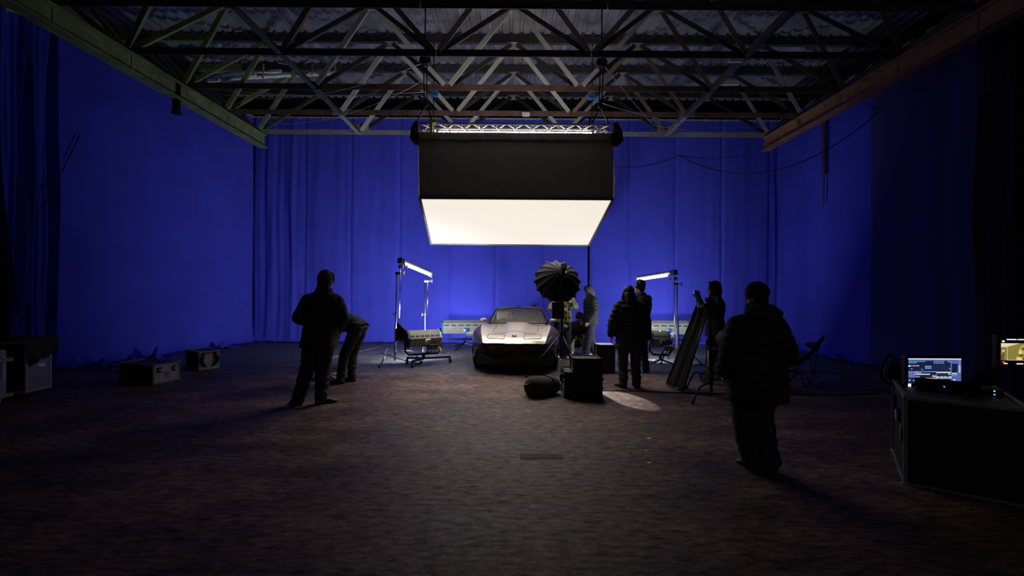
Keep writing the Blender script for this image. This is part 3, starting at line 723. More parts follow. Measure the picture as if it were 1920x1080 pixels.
def grip_head(root, p, m1='black_metal', m2='chrome', dx=1):
    p = Vector(p); build(MB().tube([p + V(-.05, 0, 0), p + V(.05, 0, 0)], .035, 12), 'grip_head', m1, root, smooth=True, auto=.7)
    build(MB().tube([p + V(.05 * dx, 0, 0), p + V(.13 * dx, 0, .0)], .011, 6).tube([p + V(.13 * dx, 0, -.04), p + V(.13 * dx, 0, .045)], .014, 6), 't_handle', m2, root)
def tube_light(label, a, b, black_end=True):
    r_ = thing('tube_light', label, 'lamp', a); a, b = Vector(a), Vector(b); d = (b - a); L_ = d.length; u = d.normalized()
    build(MB().bar((0, 0, .035), d + V(0, 0, .035), .075, .035), 'housing', 'alu', r_, bevel=.006)
    build(MB().bar((0, 0, .075), d + V(0, 0, .075), .03, .03), 'rail', 'alu_dull', r_)
    build(MB().tube([u * (L_ * .16), u * (L_ * .95)], .036, 10), 'tube', 'tube_glow', r_, smooth=True, auto=.7)
    build(MB().bar(-u * .10 + V(0, 0, .03), u * .03 + V(0, 0, .03), .11, .12), 'end_block', 'black_plastic', r_, bevel=.01)
    build(MB().bar(d - u * .02 + V(0, 0, .03), d + u * .04 + V(0, 0, .03), .09, .09), 'end_block', 'alu_dull', r_, bevel=.008)
    return r_
# left pair of stands with a tube light between their heads
n_ = G(741, 676); n_.y = 9.85; n_.x = P(741, 600, 9.85).x
s1 = thing('light_stand', 'chrome light stand under the black end of the left tube light', 'light stand', (n_.x, n_.y, 0))
zt = P(744, 513, 9.85).z
c_stand(s1, (0, 0, 0), (.03, 0, zt), -1.9, 'chrome', .55)
grip_head(s1, (.05, 0, zt), 'black_metal', 'chrome')
ofx = P(748, 540, 9.85).x - n_.x + .02
build(MB().tube([(ofx, -.03, P(747, 596, 9.85).z), (ofx + .02, -.03, P(748, 488, 9.85).z)], .009, 8), 'arm_rod', 'chrome', s1, smooth=True)
grip_head(s1, (ofx + .02, 0, P(748, 500, 9.85).z), 'black_metal', 'chrome')
far = P(806, 519, 11.1); s2 = thing('light_stand', 'thin chrome stand under the far end of the left tube light', 'light stand', (P(797, 600, 11.1).x, 11.1, 0))
zt2 = P(797, 527, 11.1).z
c_stand(s2, (0, 0, 0), (0, 0, zt2), .6, 'chrome', .5, .015)
grip_head(s2, (.03, 0, zt2), 'alu_dull', 'alu_dull')
build(MB().tube([(.06, -.02, P(801, 592, 11.1).z), (.06, -.02, P(801, 516, 11.1).z)], .008, 8), 'arm_rod', 'chrome', s2, smooth=True)
knob(s2, (.08, 0, P(801, 518, 11.1).z), (1, 0, 0), 'alu_dull')
tube_light('lit tube light sloping between the two left chrome stands', P(754, 493, 9.85), P(807, 515, 11.0))
# right stand
s3 = thing('light_stand', 'black light stand holding the right tube light behind the two dark figures', 'light stand', (P(1269, 600, 10.3).x, 10.3, 0))
zt3 = P(1269, 533, 10.3).z
c_stand(s3, (0, 0, 0), (0, 0, zt3), -.5, 'black_metal', .5, .018)
grip_head(s3, (-.03, 0, zt3), 'black_metal', 'black_metal'); grip_head(s3, (-.05, 0, P(1266, 523, 10.3).z), 'black_metal', 'black_metal', -1)
build(MB().tube([(-.06, -.02, P(1267, 640, 10.3).z), (-.06, -.02, P(1267, 516, 10.3).z)], .009, 8), 'arm_rod', 'black_metal', s3, smooth=True)
tube_light('lit tube light beside the head of the man wearing headphones', P(1261, 514, 10.3), P(1196, 524, 11.3))

# ---------------------------------------------------------------- floor light units facing the curtains
def soft_unit(label, pos, n, wd, m_end='unit_blue', stand='rolling', door=False, az=0.0, ext=1.0):
    """lamp housing whose lit face looks along n; the picture sees its back"""
    p = Vector(pos); n = Vector(n).normalized(); rz = math.atan2(n.y, n.x) - PI / 2; tilt = math.asin(n.z)
    r_ = thing('floor_light', label, 'studio light', (p.x, p.y, 0), rz)
    R = Matrix.Rotation(tilt, 3, 'X'); T = lambda x, y, z: R @ V(x, y, z) + V(0, 0, p.z)
    prof = [(.13, -.17), (.13, .17), (-.02, .17), (-.13, .10), (-.13, -.10), (-.02, -.17)]   # (along n, up)
    build(MB().loft([[T(-wd / 2, a, b) for a, b in prof], [T(wd / 2, a, b) for a, b in prof]]), 'housing', 'unit_grey', r_, bevel=.008)
    for s_ in (-1, 1):
        q = MB().loft([[T(s_ * (wd / 2 + .004), a * 1.05, b * 1.05) for a, b in prof], [T(s_ * (wd / 2 + .045), a * 1.05, b * 1.05) for a, b in prof]])
        build(q, 'end_cap', 'black_plastic' if (door and s_ < 0) else m_end, r_, bevel=.006)
    # lit front glass
    build(MB().box((0, 0, 0), (wd * .95, .012, .29), R).v and MB().box(R @ V(0, .137, 0) + V(0, 0, p.z), (wd * .95, .012, .29), R), 'front_diffuser', 'white_plastic', r_)
    for k in range(6):      # vents along the upper back edge
        x = -wd / 2 + wd * (k + .5) / 6; build(MB().box(R @ V(x, -.083, .138) + V(0, 0, p.z), (wd * .11, .012, .022), R @ Matrix.Rotation(-.95, 3, 'X')), 'vent', 'black_plastic', r_)
    build(MB().box(R @ V(.05, -.155, .03) + V(0, 0, p.z), (.11, .06, .13), R), 'control_box', m_end, r_, bevel=.008)
    build(MB().box(R @ V(.16, -.165, -.075) + V(0, 0, p.z), (.22, .08, .12), R), 'power_box', 'case_grey' if m_end == 'unit_blue' else 'black_plastic', r_, bevel=.01)
    build(MB().box(R @ V(.0, -.19, .05) + V(0, 0, p.z), (.05, .02, .06), R), 'display', 'white_plastic', r_)
    if door:
        build(MB().loft([[T(-wd / 2 - .03, .13, .16), T(-wd / 2 - .04, .13, .16), T(-wd / 2 - .04, .13, -.16), T(-wd / 2 - .03, .13, -.16)], [T(-wd / 2 - .15, .42, .22), T(-wd / 2 - .16, .42, .22), T(-wd / 2 - .16, .42, -.22), T(-wd / 2 - .15, .42, -.22)]]), 'barn_door', 'black_metal', r_)
    build(MB().tube([T(-wd / 2 - .07, 0, 0), (-wd / 2 - .07, -.02, p.z - .22), (-wd / 2, -.03, p.z - .30), (wd / 2, -.03, p.z - .30), (wd / 2 + .07, -.02, p.z - .22), T(wd / 2 + .07, 0, 0)], .022, 8), 'yoke', 'black_metal', r_, smooth=True)
    q = MB()
    for k in range(3): q.tube([T(.1 + .05 * k, -.20, -.05), (.05 + .06 * k, -.22, p.z - .20 - .03 * k), (.02, -.10, p.z - .28)], .010, 6)
    build(q, 'wiring', 'rubber', r_, smooth=True)
    zt_ = p.z - .30
    build(MB().tube([(0, -.03, zt_ + .02), (0, -.03, .16)], .032, 10), 'stand_column', 'black_metal', r_, smooth=True)
    if stand == 'rolling':
        for k, (ax, ay) in enumerate(((.62, .02), (-.30, -.22), (-.26, .30))):
            l_ = build(MB().bar((0, -.03, .15), (ax, ay, .13), .05, .04), 'leg', 'black_metal', r_)
            build(MB().lathe([(.02, -.018), (.055, -.016), (.055, .016), (.02, .018)], (ax, ay, .055), 14, Matrix.Rotation(PI / 2, 3, 'Y')).box((ax, ay, .10), (.02, .02, .08)), 'wheel', 'rubber', l_)
    else:
        for k in range(3):
            a = az + k * 2 * PI / 3; build(MB().bar((0, -.03, .15), (math.cos(a) * .5, -.03 + math.sin(a) * .5, .02), .03, .03), 'leg', 'black_metal' if k else 'chrome', r_)
    return r_
u = UNITS
soft_unit('grey floor light with side barn door on a rolling stand left of the car', u[0][:3], u[0][3], u[0][4], 'alu_dull', 'rolling', True)
build(MB().tube([(.30, -.16, .38), (.33, -.18, .30)], .03, 8), 'yellow_plug', 'yellow', bpy.data.objects['floor_light'])
soft_unit('long grey floor light with blue end caps behind the left front wing of the car', u[1][:3], u[1][3], u[1][4], 'unit_blue', 'fixed')
soft_unit('small floor light with blue edges and tangled cables on chrome legs', u[2][:3], u[2][3], u[2][4], 'unit_blue', 'fixed', az=-2.4)
soft_unit('long grey floor light far right, close to the back wall', u[3][:3], u[3][3], u[3][4], 'unit_blue', 'fixed')
fu = bpy.data.objects['floor_light.002']; p_ = Vector(u[2][:3]); A_ = V(4.82, 2.27, -.39).normalized(); B_ = V(4.82, .17, 4.52).normalized(); md = (A_ + B_).normalized(); sd_ = (B_ - A_).normalized(); nn = Vector(u[2][3]).normalized()
e0, e1 = p_ + nn * .17 + md * .42 - sd_ * .42, p_ + nn * .17 + md * .42 + sd_ * .42
q = MB().add([e0, e1, e1 - nn * .40 + md * .05, e0 - nn * .40 + md * .05], [(0, 1, 2, 3)]); o = build(q, 'barn_door', 'black_metal', fu, world=True, recalc=False); o.modifiers.new('t', 'SOLIDIFY').thickness = .006
build(MB().box((-.02, -.20, .77), (.03, .01, .02)), 'green_led', 'g_green', bpy.data.objects['floor_light.002'])
p = G(1221, 680); o = build(MB().box((0, 0, .03), (.20, .10, .06)), 'power_strip', 'white_plastic', None, bevel=.01); o.location = (p.x, p.y, 0); tag(o, 'white power strip on floor below the small floor light', 'power strip')

# ---------------------------------------------------------------- parabolic umbrella on its tripod
ux, uy = P(1053, 600, 8.85).x, 8.85
um_c = P(1048, 521, 8.85)
us = thing('umbrella_stand', 'black tripod stand carrying the black parabolic umbrella right of the car', 'light stand', (ux, uy, 0))
build(MB().tube([(0, 0, .30), (0, 0, 1.15)], .026, 10), 'column', 'black_metal', us, smooth=True, auto=.7)
build(MB().tube([(0, 0, 1.1), (0, 0, um_c.z - .05)], .019, 10), 'riser', 'black_metal', us, smooth=True, auto=.7)
build(MB().tube([(0, 0, .74), (0, 0, .82)], .045, 10), 'collar', 'black_metal', us, smooth=True, auto=.7)
for k, (ax, ay) in enumerate(((-.70, -.40), (.34, -.40), (.30, .50))):
    l_ = build(MB().tube([(0, 0, .78), (ax, ay, .02)], .017, 8), 'leg', 'black_metal', us, smooth=True)
    build(MB().tube([(ax * .97, ay * .97, .045), (ax, ay, .0)], .022, 8), 'rubber_foot', 'rubber', l_)
    build(MB().tube([(0, 0, .30), (ax * .62, ay * .62, .315)], .010, 6), 'brace', 'black_metal', us)
pk = P(1046, 582, 8.70)
pb = thing('battery_pack', 'black power pack hanging on the umbrella stand', 'battery pack', pk)
build(MB().box((0, 0, 0), (.235, .14, .31)), 'body', 'black_plastic', pb, bevel=.012)
build(MB().tube([(-.06, 0, .15), (-.05, .05, .24), (.05, .05, .24), (.06, 0, .15)], .010, 6), 'strap', 'blackcloth', pb, smooth=True)
ub = thing('umbrella', 'black sixteen panel parabolic umbrella aimed at the car', 'umbrella', um_c)
ax_ = V(-.10, .86, -.42).normalized(); e1 = ax_.cross(V(0, 0, 1)).normalized(); e2 = e1.cross(ax_)
RU, DU, NP = .475, .36, 16
def upt(r, a, sag=0.0):
    rr = r * (1 - sag); return e1 * (math.cos(a) * rr) + e2 * (math.sin(a) * rr) + ax_ * (DU * (r / RU) ** 2 - DU * .55)
for k in range(NP):
    a0, a1 = 2 * PI * k / NP, 2 * PI * (k + 1) / NP
    def gore(s, t):
        a = a0 + (a1 - a0) * s; r = .05 + (RU - .05) * t; bow = 4 * s * (1 - s)
        return upt(r, a, .085 * bow * t)
    o = build(MB().grid(gore, 6, 10), 'panel', 'umb', ub, smooth=True) if 'umb' in M else build(MB().grid(gore, 6, 10), 'panel', 'blackcloth', ub, smooth=True)
    build(MB().tube([upt(.05 + (RU - .04) * t / 6, a0) - ax_ * .004 for t in range(7)], .005, 5), 'rib', 'black_metal', ub, smooth=True)
    build(MB().sph(upt(RU + .01, a0), .012, 6, 5), 'rib_tip', 'black_plastic', ub)
hp = -ax_ * (DU * .55)
sh = thing('strobe_head', 'black lamp head mounted at the hub of the black umbrella', 'lamp', um_c + hp)
build(MB().tube([-ax_ * .30, ax_ * .02], [.055, .06], 16), 'barrel', 'black_plastic', sh, smooth=True, auto=.7)
build(MB().box(-ax_ * .22 + V(0, 0, -.10), (.10, .10, .10)), 'bracket', 'black_metal', sh, bevel=.008)
build(MB().box((.075, -.20, .07), (.05, .03, .03)).sph((.06, -.24, .0), .022, 8, 6), 'metal_fittings', 'chrome', sh)
build(MB().tube([V(.0, -.02, -.02), V(.0, -.1, -.25)], .016, 6), 'mount', 'black_metal', sh)
lp = V(ux + .07, uy - .10, .92); aim = G(1166, 745)  # lamp and housing added to throw the light patch on the floor
sl = bpy.data.lights.new('spill_lamp', 'SPOT'); sl.energy = 480; sl.spot_size = math.radians(15); sl.spot_blend = .15; sl.shadow_soft_size = .02; sl.color = (.98, 1.0, .90)
so_ = bpy.data.objects.new('spill_lamp', sl); COL.objects.link(so_); dl = (aim - lp).normalized(); so_.location = lp + dl * .09
so_.rotation_euler = dl.to_track_quat('-Z', 'Y').to_euler()
build(MB().tube([lp - dl * .05, lp + dl * .08], [.03, .045], 12), 'clip_lamp', 'black_plastic', us, smooth=True, auto=.7, world=True)
build(MB().tube([lp, V(ux, uy, .92)], .012, 6), 'clip_arm', 'black_metal', us, world=True)
cable('cable', 'black cable hanging from lamp head down the umbrella stand', [um_c + V(.06, -.25, .0), V(ux + .09, uy - .04, 1.2), V(ux + .05, uy - .03, .35)], .007, sag=[.03, .05])
cable('cable', 'black cable looping from umbrella head to the power pack', [um_c + V(.12, -.22, .05), V(ux + .13, uy - .05, 1.1), V(ux + .03, uy - .10, 1.15)], .006, sag=[.05, .15])

# ---------------------------------------------------------------- black boxes, bag, flag
def black_case(name, label, pxl, pxr, pyt, pyb, d, dep, rz=0.0, z0=0.0):
    a, b = P(pxl, pyb, d), P(pxr, pyt, d); w_ = b.x - a.x; zt_ = b.z
    r_ = flight_case(name, label, ((a.x + b.x) / 2, d + dep / 2, z0), rz, (w_, dep, zt_ - z0 - .02), 'case_dark', 'black_metal', None, .02)
    build(MB().box((0, 0, .01), (w_ * .85, dep * .85, .022)), 'foot_rails', 'black_plastic', r_)
    return r_, w_, zt_
b1, w1, z1_ = black_case('equipment_case', 'large black equipment case on floor, under a smaller black case', 1060, 1128, 700, 747, G(1094, 747).y, .5)
hk = build(MB().tube([(-w1 / 2 - .02, -.2, z1_ * .62), (-w1 / 2 - .07, -.2, z1_ * .66), (-w1 / 2 - .07, -.2, z1_ * .88), (-w1 / 2 - .02, -.2, z1_ * .92)], .012, 8), 'carry_handle', 'black_plastic', b1, smooth=True)
for z_ in (.35, .72):
    build(MB().box((w1 / 2 + .025, -.15, z1_ * z_), (.05, .05, .04)), 'latch', 'black_metal', b1, bevel=.006)
build(MB().sph((-w1 / 2 - .05, -.22, z1_ * .86), (.04, .03, .045), 10, 8), 'handle_pad', 'rubber', b1, smooth=True)
dd = G(1094, 747).y + .06
b2, w2, z2_ = black_case('equipment_case', 'smaller black case stacked on the large black equipment case', 1076, 1126, 674, 700, dd, .36, 0, z1_ + .003)
b3, w3, z3_ = black_case('equipment_case', 'tall narrow black case with pale shiny lid between woman and grey-hooded man', 1120, 1152, 648, 700, G(1136, 700).y, .30)
build(MB().box((0, 0, z3_ + .006), (w3 + .01, .31, .02)), 'lid_plate', 'alu', b3, bevel=.004)  # pale plate paints the light caught by the black top
p0, p1 = G(988, 748), G(1047, 739)
bg = thing('duffel_bag', 'black soft duffel bag lying on floor left of the stacked black cases', 'bag', ((p0.x + p1.x) / 2, (p0.y + p1.y) / 2 + .12, 0), math.atan2(p1.y - p0.y, p1.x - p0.x))
Lb = (p1 - p0).length * 1.0; rings = []
for k in range(15):
    s = k / 14; x = (s - .5) * Lb; r = .145 * (1 - abs(2 * s - 1) ** 5) ** .5 * (1 + .10 * math.sin(s * 6)) + .012
    rings.append([V(x, r * 1.15 * math.cos(a) * (1 + .05 * noise.noise(V(s * 6, a, 1))), max(.004, .128 + r * math.sin(a) * (1 + .10 * noise.noise(V(s * 7, a * 2, 4))))) for a in [2 * PI * i / 20 for i in range(20)]])
build(MB().loft(rings), 'body', 'blackcloth', bg, smooth=True)
for s_ in (-.2, .2): build(MB().tube([V(s_ * Lb, .175 * math.cos(a), .128 + .155 * math.sin(a)) for a in [PI * i / 12 for i in range(13)]], .012, 6), 'strap', 'black_plastic', bg, smooth=True)
build(MB().box((-.52 * Lb, 0, .17), (.07, .03, .05)), 'end_tab', 'black_plastic', bg, bevel=.006)
cable('cable', 'thin black cable on floor from the bag to the umbrella stand', [G(985, 719) + V(0, 0, .008), G(1020, 716) + V(0, 0, .008), G(1018, 707) + V(0, 0, .012), G(1037, 693) + V(0, 0, .008)], .008)
cable('cable', 'black cable on floor running from black cases past the leaning flag', [G(1130, 733) + V(0, 0, .008), G(1200, 734) + V(0, 0, .008), G(1262, 737) + V(0, 0, .008), G(1385, 740) + V(0, 0, .008)], .010)
cable('cable', 'black cable lying across floor toward the laptop cart', [G(1440, 738) + V(0, 0, .008), G(1560, 742) + V(0, 0, .008), G(1650, 739) + V(0, 0, .008)], .010)
cable('cable', 'thin black cable across the floor behind camping chair', [G(1300, 684) + V(0, 0, .008), G(1400, 687) + V(0, 0, .008), G(1600, 703) + V(0, 0, .008)], .008)
cable('cable', 'thin pale cable on the floor left of the near man', [G(385, 697) + V(0, 0, .006), G(570, 683) + V(0, 0, .006), G(715, 650) + V(0, 0, .006)], .006, 'alu_dull')
cable('cable', 'coiled black cables around the legs of the left chrome stand', [G(690, 668) + V(0, 0, .008), G(715, 663) + V(0, 0, .02), G(760, 677) + V(0, 0, .008), G(785, 683) + V(0, 0, .008), G(800, 668) + V(0, 0, .01)], .010)
# black flag leaning against a stand
fa, fb = G(1250, 722), G(1281, 737)          # foot corners
fa.z = fb.z = .03
ft = P(1306, 573, 7.55); ft2 = P(1328, 578, 7.35)
fl = thing('black_flag', 'tall black cloth flag on a frame leaning against its stand', 'flag', (fa + fb) / 2)
fl.location.z = 0
nx_ = (ft - fa).cross(fb - fa).normalized()
if nx_.y > 0: nx_ = -nx_
def flg(s, t):
    p = fa.lerp(fb, s).lerp(ft.lerp(ft2, s), t); return p + nx_ * (.012 * noise.noise(V(s * 6, t * 4, 2)))
o = build(MB().grid(flg, 14, 24), 'cloth', 'flagcloth', fl, smooth=True, world=True); o.modifiers.new('t', 'SOLIDIFY').thickness = .006
for a, b in ((fa, ft), (fb, ft2), (fa, fb), (ft, ft2)): build(MB().tube([a, b], .016, 8), 'frame_tube', 'black_metal', fl, smooth=True, world=True)
build(MB().tube([fa.lerp(fb, .5) + nx_ * .02, ft.lerp(ft2, .5) + nx_ * .02], .009, 6), 'seam_bar', 'black_metal', fl, smooth=True, world=True)
sb_ = G(1334, 745)
st4 = thing('light_stand', 'black stand with low spread legs behind the leaning flag', 'light stand', (sb_.x, sb_.y, 0))
c_stand(st4, (0, 0, 0), (-.02, .05, P(1328, 556, 7.2).z), 3.9, 'black_metal', .62, .017)
grip_head(st4, (-.03, .05, P(1328, 562, 7.2).z), 'black_metal', 'chrome'); grip_head(st4, (-.06, .05, P(1326, 572, 7.2).z), 'black_metal', 'alu', -1)
build(MB().tube([(-.02, .05, P(1328, 562, 7.2).z), P(1314, 576, 7.4) - V(sb_.x, sb_.y, 0)], .009, 8), 'arm_rod', 'alu_dull', st4, smooth=True)
# equipment cart with air tyres, mostly hidden by the coat
ct = G(1362, 727); cr = thing('equipment_cart', 'small tubular cart with air tyres behind the figure in padded coat', 'cart', (ct.x + .15, ct.y + .15, 0), .5)
for i, (x, y) in enumerate(((-.25, -.2), (.25, -.2), (-.25, .3), (.25, .3))):
    w_ = build(MB().lathe([(.05, -.03), (.10, -.04), (.125, -.025), (.125, .025), (.10, .04), (.05, .03)], (x, y, .125), 18, Matrix.Rotation(PI / 2, 3, 'Y')), 'wheel', 'rubber', cr, smooth=True, auto=.7)
    build(MB().lathe([(.012, -.045), (.055, -.04), (.055, .04), (.012, .045)], (x, y, .125), 12, Matrix.Rotation(PI / 2, 3, 'Y')), 'hub', 'cloth_char', w_)
    build(MB().tube([(x, y, .125), (x * .8, y, .28), (x * .8, y, .62)], .014, 8), 'frame_tube', 'alu_dull', cr, smooth=True)
build(MB().box((0, .05, .29), (.46, .58, .03)), 'lower_shelf', 'black_metal', cr, bevel=.005); build(MB().box((0, .05, .62), (.46, .58, .03)), 'upper_shelf', 'black_metal', cr, bevel=.005)
bgm = thing('grey_bag', 'dark grey bag standing on the small cart', 'bag', (cr.location.x, cr.location.y, .635), .5)
build(MB().sph((0, .05, .16), (.20, .22, .17), 16, 10), 'body', 'cloth_char', bgm, smooth=True); build(MB().tube([(-.12, 0, .28), (-.05, 0, .38), (.05, 0, .38), (.12, 0, .28)], .012, 6), 'strap', 'blackcloth', bgm, smooth=True)
# camping chair
cp = G(1505, 722); ch = thing('camping_chair', 'black folding camping chair with sling seat near the right curtain', 'chair', (cp.x, cp.y, 0))
q = 1 / (F / cp.y)
def cpx(px, py, dy=0.0): p = P(px, py, cp.y + dy); return V(p.x - cp.x, dy, p.z)
hubp = cpx(1505, 699, .15)
for (px, py, dy) in ((1474, 720, -.05), (1509, 727, -.15), (1520, 724, .05), (1480, 712, .42)):
    e = cpx(px, py, dy); e.z = .015; k = hubp.lerp(e, .25); k.z = hubp.z
    l_ = build(MB().tube([hubp + V((e.x - hubp.x) * .3, 0, 0), e], .011, 8), 'leg', 'black_metal', ch, smooth=True); build(MB().sph(e, (.03, .03, .015), 8, 6), 'rubber_foot', 'rubber', l_)
build(MB().tube([cpx(1478, 696, .1), hubp], .016, 8), 'crossbar', 'black_metal', ch, smooth=True)
for dy in (-.15, .40):
    build(MB().tube([hubp + V(0, dy - .15, 0), cpx(1533, 655, dy), cpx(1545, 627, dy)], .010, 8), 'back_pole', 'black_metal', ch, smooth=True)
    build(MB().tube([hubp + V(0, dy - .15, 0), cpx(1518, 668, dy)], .010, 8), 'seat_pole', 'black_metal', ch, smooth=True)
prof = [(1452, 672), (1468, 678), (1490, 677), (1508, 668), (1522, 655), (1533, 640), (1545, 627)]
def sling(s, t):
    i = t * (len(prof) - 1); k = min(int(i), len(prof) - 2); fr = i - k; dy = -.2 + .65 * s
    px = prof[k][0] * (1 - fr) + prof[k + 1][0] * fr; py = prof[k][1] * (1 - fr) + prof[k + 1][1] * fr
    v = cpx(px, py + 6 * math.sin(PI * s), dy); v.z -= .03 * math.sin(PI * s); return v
o = build(MB().grid(sling, 10, 24), 'sling_seat', 'blackcloth', ch, smooth=True); o.modifiers.new('t', 'SOLIDIFY').thickness = .01
build(MB().sph(cpx(1524, 648, .12), (.05, .20, .06), 12, 8), 'headrest_roll', 'blackcloth', ch, smooth=True)
# folding stool behind the near man
fp = G(612, 714); fc = thing('folding_stool', 'low folding stool with thin legs between the near man and the bending man', 'stool', (fp.x, fp.y + .2, 0))
def sx_(px, py, dy): p = P(px, py, fp.y + dy); return V(p.x - fp.x, dy - .2, max(.012, p.z))
for dy in (0, .4):
    build(MB().tube([sx_(590, 716, dy), sx_(636, 690, dy)], .012, 8), 'leg', 'alu_dull', fc, smooth=True); build(MB().tube([sx_(637, 716, dy), sx_(588, 690, dy)], .012, 8), 'leg', 'alu_dull', fc, smooth=True)
a_, b_ = sx_(588, 690, 0), sx_(636, 690, 0)
o = build(MB().grid(lambda s, t: a_.lerp(b_, s) + V(0, .42 * t - .01, .012 - .03 * math.sin(PI * s)), 10, 4), 'seat', 'blackcloth', fc, smooth=True); o.modifiers.new('t', 'SOLIDIFY').thickness = .008

# ---------------------------------------------------------------- laptop cart, screens on the right
d0 = G(1697, 907).y; L0 = G(1697, 907); L1_ = G(1675, 845)
wd = 1.15; zc = P(1697, 745, d0).z
az = math.atan2(L1_.y - L0.y, L1_.x - L0.x) - PI / 2      # the side edge runs away along this
dc = min(.85, (V(L1_.x, L1_.y, 0) - V(L0.x, L0.y, 0)).length * .62)
hd = V(math.cos(az), math.sin(az), 0); vd = V(-math.sin(az), math.cos(az), 0)
side_len = (V(L1_.x, L1_.y, 0) - V(L0.x, L0.y, 0)).length
w_f = P(1858, 850, d0).x - L0.x
cc = V(L0.x, L0.y, 0) + hd * (w_f / 2) + vd * (side_len / 2)
cart = flight_case('cart_case', 'large black flight case cart with latches, carrying the laptop and screens', (cc.x, cc.y, 0), az, (w_f, side_len, zc), 'case_dark', 'case_mid', None, .0)
cart['category'] = 'cart'
build(MB().box((-w_f / 2 - .012, -side_len * .1, zc * .68), (.02, .09, .12)).box((-w_f / 2 - .012, side_len * .25, zc * .74), (.02, .07, .14)), 'latch', 'black_metal', cart, bevel=.005)
build(MB().box((-w_f / 2 - .012, -side_len * .32, zc * .52), (.02, .05, .14)).box((-w_f / 2 - .012, side_len * .1, zc * .62), (.016, .16, .08)), 'catch_plate', 'alu_dull', cart, bevel=.005)
# open lid / laptop body in front of the main screen
kb = thing('laptop', 'black laptop turned away on the cart, lid in front of the bright screen', 'laptop', P(1770, 735, d0 + .32), az)
kb.location.z = zc
build(MB().box((0, 0, .015), (.42, .28, .022)), 'keyboard_base', 'black_plastic', kb, bevel=.006)
lidz = P(1770, 717, d0 + .2).z - zc
build(MB().box((0, -.13, lidz / 2 + .02), (.44, .012, lidz), Matrix.Rotation(.12, 3, 'X')), 'lid', 'black_plastic', kb, bevel=.006)
build(MB().sph((-.02, -.155, lidz * .55), .006, 6, 5), 'status_led', 'g_ledblue', kb)
# main screen
dS = d0 + .44
sw, shh = P(1803, 680, dS).x - P(1702, 680, dS).x, P(1702, 672, dS).z - P(1702, 719, dS).z
so = P(1752.5, 695.8, dS)
ms = thing('monitor', 'lit computer monitor showing an editing interface and timecode, on the cart', 'monitor', so, .02)
build(MB().box((0, .025, 0), (sw + .05, .05, shh + .05)), 'housing', 'black_plastic', ms, bevel=.008)
build(MB().box((0, .06, -shh / 2 - .02), (.06, .03, .2)).box((0, .06, zc - so.z + .012), (.28, .2, .02)).box((0, .06, (zc - so.z - shh / 2) / 2), (.06, .03, abs(zc - so.z + shh / 2) + .04)), 'stand', 'black_plastic', ms)
SC = {}
def rect(m, x0, y0, x1, y1, lift=.001):
    """rectangle in the photograph's screen crop units (0..1 across and down)"""
    SC.setdefault(m, MB()).box(((x0 + x1) / 2 * sw - sw / 2, -lift, shh / 2 - (y0 + y1) / 2 * shh), (abs(x1 - x0) * sw, .001, abs(y1 - y0) * shh))
rect('g_navy', 0, 0, 1, 1, .0006)
rect('g_white', 0, 0, 1, .035, .0012); rect('g_blue', 0, .035, .805, .09, .0012)
for k in range(8): rect('g_cyan', .005 + k * .04, .10, .035 + k * .04, .135)
for k in range(4): rect('g_cyan', .005 + k * .04, .155, .035 + k * .04, .19)
for k in range(5): rect('g_lilac', .48 + k * .041, .10, .512 + k * .041, .135); rect('g_lilac', .48 + k * .041, .165, .512 + k * .041, .20)
for k in range(2): rect('g_lilac', .74 + k * .035, .10, .77 + k * .035, .14)
rect('g_white', 0, .275, .04, .32); rect('g_lilac', .045, .275, .08, .31); rect('g_pink', .085, .275, .155, .31); rect('g_white', .165, .275, .20, .30)
for k in range(3): rect('g_cyan', .315 + k * .042, .29, .352 + k * .042, .34); rect('g_cyan', .315 + k * .042, .36, .352 + k * .042, .41)
rect('g_cyan', .04, .40, .08, .43); rect('g_cyan', .24, .42, .28, .45); rect('g_cyan', .765, .39, .80, .42)
for r_i in range(5):
    for k in range(9):
        if k * .042 + .44 < .78: rect('g_blue', .46 + k * .036, .27 + r_i * .055, .478 + k * .036, .275 + r_i * .055)
rect('g_lilac', .80, .09, .806, .53); rect('g_lilac', 0, .51, .53, .54); rect('g_white', .53, .53, .80, .565)
rect('g_lilac', .528, .53, .536, .97)
for r_i in range(4):
    for k in range(3): rect('g_lilac', .005 + k * .042, .555 + r_i * .055, .04 + k * .042, .59 + r_i * .055)
rect('g_blue', .125, .54, .132, .93); rect('g_white', .135, .545, .18, .565); rect('g_pink', .185, .555, .245, .585)
for k in range(7): rect('g_white', .135 + k * .04, .61, .168 + k * .04, .645)
for r_i in range(2): rect('g_cyan', .135, .70 + r_i * .07, .215, .745 + r_i * .07)
rect('g_pink', .45, .66, .52, .68); rect('g_white', .45, .70, .52, .72); rect('g_cyan', .485, .72, .52, .75); rect('g_pink', .33, .77, .52, .81)
rect('g_cyan', .005, .83, .045, .90); rect('g_cyan', .085, .86, .12, .90); rect('g_lilac', .17, .93, .33, .965); rect('g_white', .50, .95, .53, .97)
rect('g_white', 0, .97, .055, 1.12, .0); rect('g_white', .75, .60, .80, .63)
for k in range(4): rect('g_lilac', .55 + k * .045, .60, .565 + k * .045, .62)
rect('g_navy', .82, .20, .93, .55, .0014); rect('g_blue', .807, .035, .945, .97, .0008); rect('g_blue', .945, .035, 1, .97, .0009)
for k in range(7): rect('g_white' if k > 2 else 'g_lilac', .955, .06 + k * .075, .985, .095 + k * .075)
for k in range(3): rect('g_white', .82 + k * .036, .58, .85 + k * .036, .61); rect('g_lilac', .82 + k * .036, .64, .85 + k * .036, .68)
rect('g_white', .85, .83, .89, .87); rect('g_white', .81, .93, .83, .965); rect('g_white', .95, .945, .975, .97); rect('g_white', .73, .91, .78, .94)
